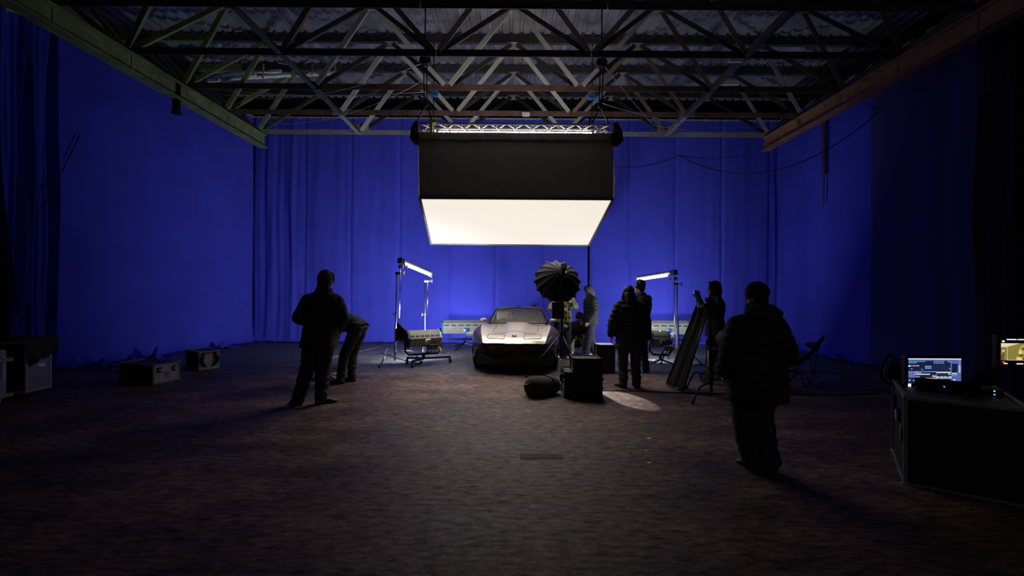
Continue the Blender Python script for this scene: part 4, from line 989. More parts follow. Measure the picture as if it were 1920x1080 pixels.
for m_, q in SC.items(): o = build(q, 'screen_graphics', m_, ms, recalc=False); o['kind'] = 'stuff'
fc_ = bpy.data.curves.new('timecode', 'FONT'); fc_.body = '04:35:54.69'; fc_.align_x = 'CENTER'; fc_.align_y = 'CENTER'; fc_.size = .135 * shh; fc_.extrude = .0004
fo = bpy.data.objects.new('timecode', fc_); COL.objects.link(fo); fo.parent = ms; fc_.materials.append(M['g_white'])
fo.rotation_euler = (PI / 2, 0, 0); fo.location = (.669 * sw - sw / 2, -.0025, shh / 2 - .755 * shh)
fc_.offset = .0003
bpy.context.view_layer.update()
tm = bpy.data.meshes.new_from_object(fo.evaluated_get(bpy.context.evaluated_depsgraph_get()))
f2 = link('timecode_digits', tm, None, ms); f2.rotation_euler = fo.rotation_euler; f2.location = fo.location; f2['kind'] = 'stuff'
bpy.data.objects.remove(fo)
# second monitor, cut by the frame edge: a woman's face in close-up
dM = d0 + .5; x0 = P(1878, 660, dM).x; mw = .52; ml = P(1878, 633, dM).z; mbz = P(1878, 686, dM).z
mh = ml - mbz
mm_ = thing('monitor', 'lit video monitor showing a smiling blonde woman, cut off at right picture edge', 'monitor', (x0 + mw / 2, dM, (ml + mbz) / 2), -.03)
build(MB().box((0, .03, 0), (mw + .06, .06, mh + .06)), 'housing', 'black_plastic', mm_, bevel=.008)
build(MB().tube([(-.1, .05, -mh / 2), (-.1, .05, .0 - mm_.location.z + .03)], .02, 8), 'stand_pole', 'black_metal', mm_)
for k in range(3): build(MB().tube([(-.1, .05, .25 - mm_.location.z), (-.1 + .32 * math.cos(k * 2.1 + .5), .05 + .32 * math.sin(k * 2.1 + .5), .015 - mm_.location.z)], .014, 6), 'stand_leg', 'black_metal', mm_)
def poly(m, pts, lift):
    z = lambda v: mh / 2 - v * mh
    q = MB(); q.add([V(u_ * mw - mw / 2, -lift, z(v)) for u_, v in pts], [tuple(range(len(pts)))]); build(q, 'screen_picture', m, mm_, recalc=False)
ps = mh / mw    # picture area spans v .20-.80
U = lambda c, r_: (c[0], c[1])
poly('g_olive', [(.0, .20), (1, .20), (1, .80), (0, .80)], .002)
poly('g_cream', [(.0, .20), (.34, .20), (.10, .33), (.0, .34)], .003)
poly('g_golddark', [(.0, .62), (.06, .52), (.05, .80), (0, .80)], .003)
poly('g_gold', [(.44, .20), (.85, .20), (.9, .80), (.26, .80), (.27, .70), (.33, .58), (.31, .46), (.36, .30)], .003)
poly('g_golddark', [(.36, .36), (.43, .32), (.45, .42), (.39, .46)], .004); poly('g_golddark', [(.30, .60), (.40, .58), (.41, .66), (.33, .68)], .004); poly('g_golddark', [(.34, .72), (.42, .68), (.45, .78), (.38, .80)], .004)
poly('g_cream', [(.28, .72), (.36, .70), (.39, .76), (.30, .79)], .0045); poly('g_cream', [(.33, .44), (.38, .50), (.36, .56), (.31, .57)], .0045)
poly('g_face', [(.46 + .17 + .19 * math.cos(a), .50 + .33 * math.sin(a)) if .50 + .33 * math.sin(a) < .80 and .50 + .33 * math.sin(a) > .2 else (.63 + .19 * math.cos(a), min(.80, max(.2, .50 + .33 * math.sin(a)))) for a in [2 * PI * i / 24 for i in range(24)]], .005)
poly('g_dark', [(.52, .34), (.58, .31), (.60, .34), (.55, .37)], .006); poly('g_dark', [(.67, .34), (.73, .31), (.76, .34), (.70, .37)], .006)
poly('g_lip', [(.55, .60), (.63, .64), (.72, .60), (.68, .68), (.58, .68)], .006); poly('g_white', [(.57, .615), (.63, .645), (.70, .615), (.64, .65)], .0065)
poly('g_golddark', [(.62, .44), (.645, .54), (.61, .54)], .006)
for x in (.10, ): poly('g_cream', [(x, .20), (x + .008, .20), (x + .008, .80), (x, .80)], .007)
poly('g_cream', [(.1, .79), (1, .79), (1, .80), (.1, .80)], .007)
for (u0, u1, v) in ((.10, .28, .05), (.30, .46, .05), (.50, .62, .055), (.05, .12, .90), (.28, .40, .905), (.46, .56, .905), (.02, .06, .10), (.02, .06, .45), (.02, .06, .13)):
    poly('g_white', [(u0, v), (u1, v), (u1, v + .035), (u0, v + .035)], .003)
poly('g_red', [(.02, .84), (.07, .84), (.07, .885), (.02, .885)], .003)
# small lights and a tray beside the cart
q = thing('wireless_box', 'small black receiver box with green and blue lights right of the laptop', 'electronics', P(1853, 752, d0 + .1)); q.location.z = zc
build(MB().box((0.03, 0, -.02 + .02 + .03), (.10, .12, .06)), 'body', 'black_plastic', q, bevel=.006)
build(MB().sph((-.012, -.062, .05), .006, 6, 5), 'green_led', 'g_green', q); build(MB().sph((-.012, -.062, .02), .007, 6, 5), 'blue_led', 'g_ledblue', q)
tp = P(1895, 815, d0 - .1); q = thing('side_case', 'dark case with thin metal edge and carrying handle at right picture edge', 'case', (tp.x + .58, tp.y + .1, 0), -.25)
zt5 = P(1895, 800, d0).z
build(MB().box((0, 0, (zt5 - .02) / 2), (.62, .46, zt5 - .02)), 'body', 'case_dark', q, bevel=.008); build(MB().box((0, -.235, zt5 * .62), (.62, .012, .012)), 'edge_strip', 'alu_dull', q)
build(MB().tube([(-.10, -.235, zt5 * .70), (-.09, -.28, zt5 * .84), (.09, -.28, zt5 * .84), (.10, -.235, zt5 * .70)], .010, 6), 'case_handle', 'alu_dull', q, smooth=True)
# things hung at the cart's far left corner
q = thing('headset', 'black headset and coiled cable hanging at the left corner of the cart', 'headset', P(1680, 715, d0 + .75)); q.location.z = zc
build(MB().tube([V(-.06, 0, -.02) + V(.09 * math.cos(a), .02 * math.sin(a * 2), .13 + .15 * math.sin(a)) for a in [2 * PI * i / 24 for i in range(25)]], .012, 8), 'coil', 'rubber', q, smooth=True)
build(MB().sph((.0, .02, .08), (.10, .08, .09), 12, 8), 'pouch', 'blackcloth', q, smooth=True); build(MB().tube([V(.02, 0, .16) + V(.08 * math.cos(a), 0, .05 * math.sin(a)) for a in [PI * i / 10 for i in range(11)]], .010, 8), 'headband', 'black_plastic', q, smooth=True)
# bits of tape on floor
for (px, py, s_, lb) in ((1217, 822, .055, 'small white tape mark on the floor right of the light patch'), (1217, 868, .045, 'smaller white tape mark nearer the camera'), (1212, 845, .03, 'tiny pale tape scrap between two white tape marks')):
    p = G(px, py); o = build(MB().box((0, 0, .0015), (s_, s_ * .6, .003)), 'tape_mark', 'white_plastic', None); o.location = p; o.rotation_euler.z = px * .7; tag(o, lb, 'tape')
# ================================================================ the car
n0 = P(963, 640, 8.66)
car = thing('sports_car', 'beige low sports car with dark bronze sides and long pointed bonnet, under the softbox', 'car', (n0.x, 8.66, 0), -math.radians(3.2))
ST = [  # u, centre z, bulge x, bulge z, valley z, inner x, inner z, crest (x,z), shoulder, side, lower, rocker
    (0.00, .600, .12, .600, .600, .42, .600, .600, .600, .625, .594, .640, .586, .638, .579, .620, .574),
    (0.06, .655, .12, .655, .655, .44, .653, .612, .648, .648, .628, .672, .585, .672, .560, .655, .545),
    (0.16, .700, .12, .700, .698, .46, .695, .632, .698, .682, .662, .716, .585, .720, .520, .705, .470),
    (0.35, .740, .12, .740, .732, .48, .732, .668, .758, .742, .716, .800, .585, .815, .440, .800, .300),
    (0.60, .785, .125, .785, .742, .50, .752, .700, .812, .792, .768, .858, .600, .875, .430, .862, .200),
    (0.95, .838, .15, .836, .752, .51, .775, .722, .862, .822, .822, .884, .630, .892, .450, .872, .195),
    (1.30, .884, .19, .882, .775, .52, .795, .724, .858, .818, .812, .874, .620, .872, .430, .842, .195),
    (1.62, .900, .235, .900, .812, .54, .822, .715, .842, .805, .795, .858, .605, .852, .420, .825, .195),
    (1.74, .850, .24, .850, .820, .56, .815, .710, .838, .800, .790, .856, .600, .850, .420, .825, .195),
    (1.86, .480, .24, .480, .480, .58, .480, .705, .836, .798, .788, .855, .600, .850, .420, .825, .195),
    (2.30, .420, .24, .420, .420, .58, .420, .705, .838, .798, .788, .855, .600, .850, .420, .825, .195),
    (2.85, .480, .24, .480, .480, .58, .500, .715, .850, .805, .800, .862, .600, .855, .420, .830, .195),
    (3.05, .850, .24, .850, .850, .56, .850, .735, .872, .825, .828, .880, .610, .870, .430, .842, .195),
    (3.44, .880, .24, .880, .872, .56, .870, .750, .895, .842, .850, .905, .630, .905, .450, .880, .200),
    (3.90, .860, .24, .860, .855, .56, .850, .735, .875, .820, .825, .885, .620, .880, .440, .850, .230),
    (4.40, .810, .24, .810, .808, .54, .800, .690, .800, .755, .760, .810, .610, .800, .440, .770, .300),
    (4.62, .760, .22, .760, .758, .50, .752, .620, .745, .680, .715, .720, .600, .710, .470, .690, .380),
    (4.66, .700, .22, .700, .700, .48, .698, .590, .695, .640, .680, .670, .600, .665, .500, .650, .430),
]
def cr(p0, p1, p2, p3, t): return .5 * (2 * p1 + (p2 - p0) * t + (2 * p0 - 5 * p1 + 4 * p2 - p3) * t * t + (3 * p1 - p0 - 3 * p2 + p3) * t ** 3)
def station(u):
    us_ = [s[0] for s in ST]; i = 0
    while i < len(ST) - 2 and u > us_[i + 1]: i += 1
    t = (u - us_[i]) / (us_[i + 1] - us_[i])
    out = []
    for k in range(1, 17):
        a, b = ST[i][k], ST[i + 1][k]; sa = ST[max(i - 1, 0)][k]; sb_2 = ST[min(i + 2, len(ST) - 1)][k]
        if 1.6 < us_[i + 1] < 3.2 or i == 0: out.append(a + (b - a) * t)
        else:
            # slopes limited by the spacing of the stations
            h = us_[i + 1] - us_[i]; h0 = us_[i] - us_[max(i - 1, 0)]; h2 = us_[min(i + 2, len(ST) - 1)] - us_[i + 1]
            m0 = ((b - a) / h + ((a - sa) / h0 if h0 else (b - a) / h)) / 2 * h; m1 = ((b - a) / h + ((sb_2 - b) / h2 if h2 else (b - a) / h)) / 2 * h
            t2, t3 = t * t, t ** 3
            out.append((2 * t3 - 3 * t2 + 1) * a + (t3 - 2 * t2 + t) * m0 + (-2 * t3 + 3 * t2) * b + (t3 - t2) * m1)
    return out
WU, WR, AR = (0.95, 3.44), .335, .385
def section(u):
    (zc, xb, zb, zv, xi, zi, xc, zcr, xs, zs, xm, zm, xl, zl, xr, zr) = station(u)
    pts = [(0, zc), (xb * .55, zc - .001), (xb, zb - .006), (xb + .07, zv + .004), (xb + .16, zv), (xi, zi), (xc - .045, zcr - .014), (xc, zcr), (xs, zs), (xm, zm), (xl, zl), (xr, zr)]
    for wu in WU:
        du = u - wu
        if abs(du) < AR:
            za = .335 + math.sqrt(AR * AR - du * du)
            for k in (9, 10, 11):
                if pts[k][1] < za: pts[k] = (xm + .006 - (.0 if k < 11 else .05), max(za + (.02 if k == 9 else .004 if k == 10 else .0), .0))
    return pts
def uoff(x, u): return (.11 * (x / .64) ** 2) * max(0, 1 - u / .9)
us_list = sorted(set([round(x, 4) for x in [0, .015, .03, .06, .10, .16, .22, .28] + [.33 + .0465 * k for k in range(28)] + [1.68, 1.74, 1.80, 1.86, 2.0, 2.2, 2.4, 2.6, 2.85, 2.95] + [3.02 + .044 * k for k in range(21)] + [4.05, 4.2, 4.4, 4.55, 4.62, 4.66]]))
top, low = MB(), MB()
rows = []
for u in us_list:
    s = section(u); rows.append([V(x, u + uoff(x, u), z) for x, z in s])
for sgn in (-1, 1):
    rr = [[V(sgn * p.x, p.y, p.z) for p in r] for r in rows]
    top.loft([r[:8] for r in rr], cap=False, close=False)
    low.loft([r[7:] for r in rr], cap=False, close=False)
def finish(mb_, name, m, sub=1):
    me = mb_.mesh(name); bm = bmesh.new(); bm.from_mesh(me); bmesh.ops.remove_doubles(bm, verts=bm.verts, dist=.0006); bmesh.ops.recalc_face_normals(bm, faces=bm.faces); bm.to_mesh(me); bm.free()
    o = link(name, me, m, car, True)
    if sub: q_ = o.modifiers.new('s', 'SUBSURF'); q_.levels = q_.render_levels = sub
    return o
finish(top, 'upper_body', 'paint'); finish(low, 'lower_body', 'paint_dark')
def topz(x, u):
    x = abs(x); uu = u
    for _ in range(3): uu = u - uoff(x, uu)
    s = section(uu)
    for (xa, za), (xb_, zb_) in zip(s[:8], s[1:8]):
        if xa <= x <= xb_: return za + (zb_ - za) * (x - xa) / max(1e-6, xb_ - xa)
    return s[7][1]
def on(x, u, lift=.003): return V(x, u, topz(x, u) + lift)
def seam(pts, name, r=.004, n=10):
    out = []
    for a, b in zip(pts, pts[1:]):
        for k in range(n): t = k / n; out.append(on(a[0] + (b[0] - a[0]) * t, a[1] + (b[1] - a[1]) * t, .0015))
    out.append(on(*pts[-1], .0015)); build(MB().tube(out, r, 5), name, 'black_plastic', car, smooth=True)
seam([(-.46, 1.62), (-.46, .62), (-.42, .57), (.42, .57), (.46, .62), (.46, 1.62)], 'bonnet_gap', .006)
for s_ in (-1, 1):
    xs_ = [(.19, .335), (.19, .12), (.21, .098), (.50, .175), (.52, .20), (.52, .385), (.50, .40), (.21, .355), (.19, .335)]
    seam([(s_ * x, u) for x, u in xs_], 'headlight_door_gap', .006, 5)
# crossed-flag nose badge
c_ = on(0, .205, .006); eb = build(MB().tube([c_ + V(-.05, -.012, -.006), c_ + V(0, -.022, .0), c_ + V(.05, -.012, -.006)], [.004, .010, .004], 8), 'badge', 'alu_dull', car, smooth=True)
for s_ in (-1, 1): build(MB().box(c_ + V(s_ * .022, -.02, .012), (.038, .004, .020), Matrix.Rotation(-s_ * .45, 3, 'Y')), 'badge_flag', 'black_plastic' if s_ < 0 else 'g_dark', eb)
# black grille, air dam and bumper recess below the nose
q = MB(); q.loft([[V(-.64, .14, .575), V(-.35, .05, .578), V(0, .03, .58), V(.35, .05, .578), V(.64, .14, .575)], [V(-.70, .26, .40), V(-.36, .15, .40), V(0, .13, .40), V(.36, .15, .40), V(.70, .26, .40)], [V(-.72, .30, .30), V(-.38, .13, .28), V(0, .10, .28), V(.38, .13, .28), V(.72, .30, .30)]], cap=False, close=False)
build(q, 'grille_recess', 'black_plastic', car)
for k in range(4):
    z = .54 - k * .04; build(MB().tube([V(-.6, .17, z), V(0, .075 + k * .012, z), V(.6, .17, z)], .007, 6), 'grille_bar', 'black_metal', car, smooth=True)
build(MB().loft([[V(x, .12 + .20 * (x / .72) ** 2 + t, z) for x in [-.76 + .152 * k for k in range(11)]] for z, t in ((.34, 0), (.23, .03), (.15, .05))], cap=False, close=False), 'air_dam', 'black_plastic', car, smooth=True)
for s_ in (-1, 1):
    build(MB().box((s_ * .60, .125, .47), (.17, .03, .06), Matrix.Rotation(-s_ * .35, 3, 'Z')), 'parking_light', 'lens', car, bevel=.006)
    build(MB().box((s_ * .802, .42, .53), (.008, .10, .05), Matrix.Rotation(-s_ * .28, 3, 'Z')), 'side_marker', 'orange' if s_ > 0 else 'lens', car, bevel=.003)
build(MB().box((0, 2.3, .17), (1.5, 3.6, .05)), 'floor_pan', 'black_plastic', car)
build(MB().box((0, .62, .36), (1.2, .7, .25)), 'engine_bay', 'black_plastic', car)
# wheels
for wu in WU:
    for s_ in (-1, 1):
        rot = Matrix.Rotation(PI / 2, 3, 'Y')
        t_ = build(MB().lathe([(.20, -.11), (.30, -.115), (.328, -.10), (WR, -.07), (WR, .07), (.328, .10), (.30, .115), (.20, .11)], (s_ * .755, wu, WR), 36, rot), 'tyre', 'rubber', car, smooth=True, auto=.8)
        build(MB().lathe([(.03, s_ * .10), (.10, s_ * .085), (.18, s_ * .10), (.205, s_ * .112), (.205, -s_ * .10), (.03, -s_ * .10)], (s_ * .755, wu, WR), 24, rot), 'rim', 'alu_dull', t_, smooth=True, auto=.6)
        for k in range(5):
            a = k * 2 * PI / 5; build(MB().bar((s_ * .862, wu + .04 * math.cos(a), WR + .04 * math.sin(a)), (s_ * .858, wu + .19 * math.cos(a), WR + .19 * math.sin(a)), .016, .05, (1, 0, 0)), 'spoke', 'alu_dull', t_)
    for s_ in (-1, 1):
        build(MB().loft([[V(s_ * .62, wu + .375 * math.cos(a), .335 + .375 * math.sin(a)) for a in [PI * k / 12 for k in range(13)]], [V(s_ * .87, wu + .38 * math.cos(a), .335 + .38 * math.sin(a)) for a in [PI * k / 12 for k in range(13)]]], cap=False, close=False), 'arch_liner', 'black_plastic', car, smooth=True)
# greenhouse
def scr(s, t):
    x = (2 * s - 1) * (.655 + (.545 - .655) * t); u0 = 1.66 + (2.26 - 1.66) * t; z0 = .862 + (1.152 - .862) * t
    k = (2 * s - 1) ** 2; return V(x, u0 + .20 * k * (1 - .35 * t), z0 - .012 * k + .022 * (1 - k) * t + .02 * (1 - k) * math.sin(PI * t))
o = build(MB().grid(scr, 16, 10), 'windscreen', 'glass', car, smooth=True)
for s_ in (0, 1): build(MB().tube([scr(s_, k / 8) for k in range(9)], .019, 8), 'windscreen_pillar', 'paint_dark', car, smooth=True)
build(MB().tube([scr(k / 12, 1) for k in range(13)], .017, 8), 'windscreen_header', 'black_plastic', car, smooth=True)
build(MB().tube([scr(k / 12, 0) + V(0, 0, -.005) for k in range(13)], .010, 8), 'windscreen_seal', 'black_plastic', car, smooth=True)
def roof(s, t):
    k = (2 * s - 1); w_ = .555 + (.02 if t < .7 else -.02 * (t - .7)); return V(k * w_, 2.26 + .14 * k * k * (1 - t) + .66 * t, 1.178 + .03 * math.sin(PI * min(1, t * .8 + .1)) - .045 * k ** 4 - .0 * t)
o = build(MB().grid(roof, 16, 10), 'roof_panel', 'paint', car, smooth=True); o.modifiers.new('t', 'SOLIDIFY').thickness = .025
build(MB().box((0, 2.36, 1.222), (.10, .09, .014)), 'roof_latch', 'black_plastic', car, bevel=.004)
def back(s, t):
    k = (2 * s - 1); return V(k * (.55 + .04 * t), 2.93 + .95 * t, 1.195 - .315 * t - .045 * k ** 4 * (1 - t) + .05 * math.sin(PI * t) * (1 - k * k))
build(MB().grid(back, 12, 8), 'rear_window', 'glass', car, smooth=True)
for s_ in (-1, 1):
    q = MB(); q.add([V(s_ * .70, 1.90, .845), V(s_ * .708, 2.84, .855), V(s_ * .565, 2.80, 1.15), V(s_ * .565, 2.42, 1.15)], [(0, 1, 2, 3)]); build(q, 'side_window', 'glass', car, recalc=False)
    q = MB(); q.loft([[V(s_ * .708, 2.84, .85), V(s_ * .735, 3.3, .88), V(s_ * .70, 3.9, .86)], [V(s_ * .568, 2.80, 1.155), V(s_ * .57, 2.95, 1.17), V(s_ * .60, 3.85, .885)]], cap=False, close=False); o = build(q, 'rear_pillar', 'paint', car); o.modifiers.new('t', 'SOLIDIFY').thickness = .03
    mr = build(MB().sph((s_ * .80, 1.93, .915), (.085, .075, .050), 14, 10), 'door_mirror', 'paint', car, smooth=True); build(MB().bar((s_ * .73, 1.96, .85), (s_ * .78, 1.95, .89), .05, .03), 'mirror_foot', 'paint', mr); build(MB().box((s_ * .80, 2.0, .915), (.13, .012, .07)), 'mirror_glass', 'lens', mr)
# interior
build(MB().box((0, 1.98, .70), (1.30, .26, .24)), 'dashboard', 'seat_cloth', car, bevel=.04)
for s_ in (-1, 1):
    st_ = build(MB().box((s_ * .34, 2.42, .50), (.48, .50, .16)), 'seat', 'seat_cloth', car, bevel=.05)
    build(MB().box((s_ * .34, 2.72, .80), (.46, .14, .56), Matrix.Rotation(-.25, 3, 'X')), 'seat_back', 'seat_cloth', st_, bevel=.06)
build(MB().tube([V(.34 + .18 * math.cos(a), 2.14 + .08 * math.sin(a), .82 + .16 * math.sin(a)) for a in [2 * PI * k / 20 for k in range(21)]], .014, 8), 'steering_wheel', 'black_plastic', car, smooth=True)
build(MB().box((0, 2.26, 1.10), (.20, .03, .05)), 'rear_view_mirror', 'black_plastic', car, bevel=.01)
for s_ in (-1, 1): build(MB().box((s_ * .30, 2.38, 1.13), (.42, .12, .012)), 'sun_visor', 'seat_cloth', car, bevel=.005)
# ================================================================ people
def remesh(mb_, name, vox, it=4, disp=None):
    me = mb_.mesh(name + '_src'); o = bpy.data.objects.new('tmp', me); COL.objects.link(o)
    bm = bmesh.new(); bm.from_mesh(me); bmesh.ops.recalc_face_normals(bm, faces=bm.faces); bm.to_mesh(me); bm.free()
    r = o.modifiers.new('r', 'REMESH'); r.mode = 'VOXEL'; r.voxel_size = vox; r.adaptivity = 0
    s = o.modifiers.new('s', 'SMOOTH'); s.iterations = it; s.factor = .5
    out = bpy.data.meshes.new_from_object(o.evaluated_get(bpy.context.evaluated_depsgraph_get())); out.name = name
    bpy.data.objects.remove(o); bpy.data.meshes.remove(me)
    if disp:
        vs = [(v.co.copy(), v.normal.copy()) for v in out.vertices]
        for v, (c, n) in zip(out.vertices, vs): v.co = c + n * disp(c, n)
    out.update(); out.shade_smooth(); return out
def limb(mb_, pts, rad):
    """tapered limb of overlapping frusta and joint balls"""
    pts = [Vector(p) for p in pts]
    for (a, b, ra, rb) in zip(pts, pts[1:], rad, rad[1:]):
        mb_.tube([a, a.lerp(b, .35), b], [ra, ra * .55 + rb * .45 + .06 * (ra if ra > rb else rb) * .5, rb], 14)
    for p, r in zip(pts, rad): mb_.sph(p, r, 12, 8)
def spine_rings(mb_, rows, n=20):
    """rows: centre, right axis, front axis, rx, ry"""
    mb_.loft([[Vector(c) + a * (rx * math.copysign(abs(math.cos(t)) ** .85, math.cos(t))) + f * (ry * math.copysign(abs(math.sin(t)) ** .9, math.sin(t))) for t in [2 * PI * i / n for i in range(n)]] for (c, a, f, rx, ry) in rows])
DEF = dict(head=(0, -.015, 1.615), neck=(0, .02, 1.46), chest=(0, .02, 1.28), waist=(0, .015, 1.06), pelvis=(0, .02, .93),
           sL=(.180, .02, 1.385), sR=(-.180, .02, 1.385), eL=(.245, .04, 1.13), eR=(-.245, .04, 1.13), wL=(.255, -.05, .885), wR=(-.255, -.05, .885),
           hL=(.092, .02, .91), hR=(-.092, .02, .91), kL=(.105, -.01, .50), kR=(-.105, -.01, .50), aL=(.11, .04, .095), aR=(-.11, .04, .095),
           tL=(.12, -1, 0), tR=(-.12, -1, 0), face=(0, -1, 0), nL=(-1, 0, 0), nR=(1, 0, 0), curl=.7)
def hand(mb_, w, d, n, side, curl, L=.185):
    w, d = Vector(w), Vector(d).normalized(); n = Vector(n); n = (n - d * n.dot(d)).normalized(); s = d.cross(n) * side
    pl = L * .5
    for k in range(4):           # palm as four ray tubes joined by the remesh
        o_ = s * (.030 - .020 * k); mb_.tube([w + o_ * .6 - d * .01, w + d * pl + o_ * 1.05], [.016, .0145], 8); mb_.sph(w + d * pl + o_ * 1.05, .0145, 8, 6)
    fl = [.078, .088, .083, .064]
    for k in range(4):
        p = w + d * pl + s * (.0315 - .021 * k); L_ = fl[k] * L / .185; a = 0; dd = d; pts = [p]
        for j, q in enumerate((.42, .33, .25)):
            a += curl * (.35 + .25 * j); dd = d * math.cos(a) + n * math.sin(a); p = p + dd * L_ * q; pts.append(p)
        mb_.tube(pts, [.0105, .0100, .0095, .0085], 8); mb_.sph(pts[-1], .0085, 8, 6); mb_.sph(pts[1], .0102, 8, 6)
    b_ = w + d * .022 + s * .032; m_ = b_ + (d * .55 + s * .65 + n * .35).normalized() * .042; t_ = m_ + (d * .8 + s * .15 + n * .6).normalized() * .038
    mb_.tube([w + d * .012 + s * .016, b_, m_, t_], [.016, .015, .0125, .0095], 8); mb_.sph(t_, .0095, 8, 6); mb_.sph(m_, .0122, 8, 6)
def person(label, loc, rz, H, pose={}, jacket=None, trousers=None, shoes='shoe_black', hood=None, beanie=None, hair=None, long_hair=False, bulk=1.0, hem=.80, puffer=False, arms_bulk=1.0, leg_bulk=1.0, upper_only=False, collar=False, group=None, headset=False, coat_len=None, gloves=None, cuff=.0, hood_w=1.0):
    k = H / 1.75; J = dict(DEF); J.update(pose)
    S = lambda n: Vector(J[n]) * k
    root = thing('person', label, 'person', loc, rz, group)
    head, neck, chest, waist, pelvis = [S(n) for n in ('head', 'neck', 'chest', 'waist', 'pelvis')]
    f = Vector(J['face']).normalized(); hr = f.cross(V(0, 0, 1)).normalized() * -1.0; hr = hr if hr.length > .1 else V(1, 0, 0); hu = hr.cross(f) * -1.0
    if hu.z < 0: hu = -hu
    HR = Matrix((hr, -f, hu)).transposed()            # head space: x right, -y to the face, z up
    hp_ = lambda x, y, z: head + HR @ (V(x, y, z) * k)
    sh = (S('sL') - S('sR')).normalized(); hips = (S('hL') - S('hR')).normalized()
    def fr(up, ax): ft_ = ax.cross(up).normalized(); return ft_
    rows = []
    def ring(c, ax, up, rx, ry): rows.append((c, ax, fr(up, ax), rx * k, ry * k))
    u1 = (waist - pelvis).normalized(); u2 = (chest - waist).normalized(); u3 = (neck - chest).normalized()
    def torso(mb_, b=1.0, add=0.0, hemdrop=None, top=True):
        rows.clear()
        if hemdrop: ring(pelvis - u1 * hemdrop * k, hips, u1, (.175 + add) * b, (.135 + add) * b)
        ring(pelvis - u1 * .06 * k, hips, u1, (.165 + add) * b, (.125 + add) * b); ring(pelvis + u1 * .03 * k, hips, u1, (.170 + add) * b, (.125 + add) * b)
        ring(waist, (hips + sh).normalized(), (u1 + u2).normalized(), (.150 + add) * b, (.112 + add) * b); ring(waist.lerp(chest, .55), sh, u2, (.165 + add) * b, (.120 + add) * b)
        ring(chest, sh, u2, (.182 + add) * b, (.128 + add) * b); ring(chest.lerp(neck, .5), sh, u3, (.180 + add) * b, (.115 + add) * b)
        ring(chest.lerp(neck, .78), sh, u3, (.135 + add) * b, (.090 + add) * b); ring(neck, sh, u3, .066 + add * .6, .066 + add * .6)
        spine_rings(mb_, list(rows))
    # ---- body, one continuous surface
    B = MB(); torso(B, .97, -.008)
    B.tube([neck - u3 * .05 * k, hp_(0, .015, -.06)], [.062 * k, .054 * k], 14)
    B.sph(hp_(0, .018, .035), (.076 * k, .095 * k, .092 * k), 18, 12, HR); B.sph(hp_(0, -.022, -.035), (.060 * k, .068 * k, .085 * k), 16, 10, HR); B.sph(hp_(0, -.055, -.085), (.034 * k, .030 * k, .028 * k), 10, 8, HR)
    B.tube([hp_(0, -.082, .018), hp_(0, -.108, -.022)], [.010 * k, .016 * k], 8); B.sph(hp_(0, -.103, -.026), .016 * k, 8, 6)
    for s_ in (-1, 1): B.sph(hp_(s_ * .078, .012, -.008), (.012 * k, .022 * k, .034 * k), 8, 8, HR); B.sph(hp_(s_ * .034, -.076, .030), (.026 * k, .014 * k, .010 * k), 8, 6, HR)
    for sd, s_ in (('L', 1), ('R', -1)):
        limb(B, [S('s' + sd), S('e' + sd), S('w' + sd)], [.058 * k, .044 * k, .030 * k])
        limb(B, [S('h' + sd), S('k' + sd), S('a' + sd)], [.085 * k, .056 * k, .042 * k])
        B.sph(S('a' + sd) + Vector(J['t' + sd]).normalized() * .06 * k - V(0, 0, .04 * k), (.04 * k, .04 * k, .035 * k), 8, 6)
        hand(B, S('w' + sd), S('w' + sd) - S('e' + sd), J['n' + sd], s_, J['curl'])
    if gloves:
        for sd, s_ in (('L', 1), ('R', -1)):
            q = MB(); hand(q, S('w' + sd), S('w' + sd) - S('e' + sd), J['n' + sd], s_, J['curl'])
            q.tube([S('w' + sd).lerp(S('e' + sd), .22), S('w' + sd)], [.042 * k, .036 * k], 12)
            link('glove', remesh(q, 'glove', .006, 2, lambda c, n: .005), gloves, root)
    body = link('body', remesh(B, 'body', .0065, 2), 'skin', root)
    for s_ in (-1, 1):
        e = build(MB().sph(hp_(s_ * .032, -.079, .012), (.0125 * k, .009 * k, .0085 * k), 10, 8, HR), 'eye', 'eyew', root, smooth=True); build(MB().sph(hp_(s_ * .032, -.086, .012), .0055 * k, 8, 6), 'iris', 'eyed', e, smooth=True)
        build(MB().tube([hp_(s_ * .018, -.091, .036), hp_(s_ * .036, -.090, .041), hp_(s_ * .052, -.078, .034)], [.004 * k, .0045 * k, .003 * k], 6), 'eyebrow', hair or 'hair_dark', root, smooth=True)
    build(MB().sph(hp_(0, -.087, -.058), (.023 * k, .010 * k, .008 * k), 12, 6, HR), 'mouth', 'lip', root, smooth=True)
    # ---- clothes
    if jacket:
        A = MB(); torso(A, bulk, .022, hemdrop=coat_len if coat_len else (pelvis.length and max(.02, J['pelvis'][2] - hem)))
        for sd in 'LR':
            ab = arms_bulk
            limb(A, [S('s' + sd), S('e' + sd), S('w' + sd).lerp(S('e' + sd), cuff)], [.082 * k * ab, .070 * k * ab, .052 * k * ab])
            A.tube([S('s' + sd), chest.lerp(neck, .75)], [.080 * k * ab, .085 * k], 12)
            A.tube([S('s' + sd) - u3 * .01 * k, neck + u3 * .015 * k], [.062 * k, .070 * k], 12)
        if collar:
            A.tube([neck - u3 * .06 * k, neck + u3 * (.05 if hood != 'down' else .10) * k], [.115 * k, .10 * k], 16)
        if hood == 'down':
            A.sph(neck + V(0, 0, .0 * k) - fr(V(0, 0, 1), sh) * .09 * k, (.185 * k, .10 * k, .10 * k), 14, 10)
        sd_ = len(label) * 1.7
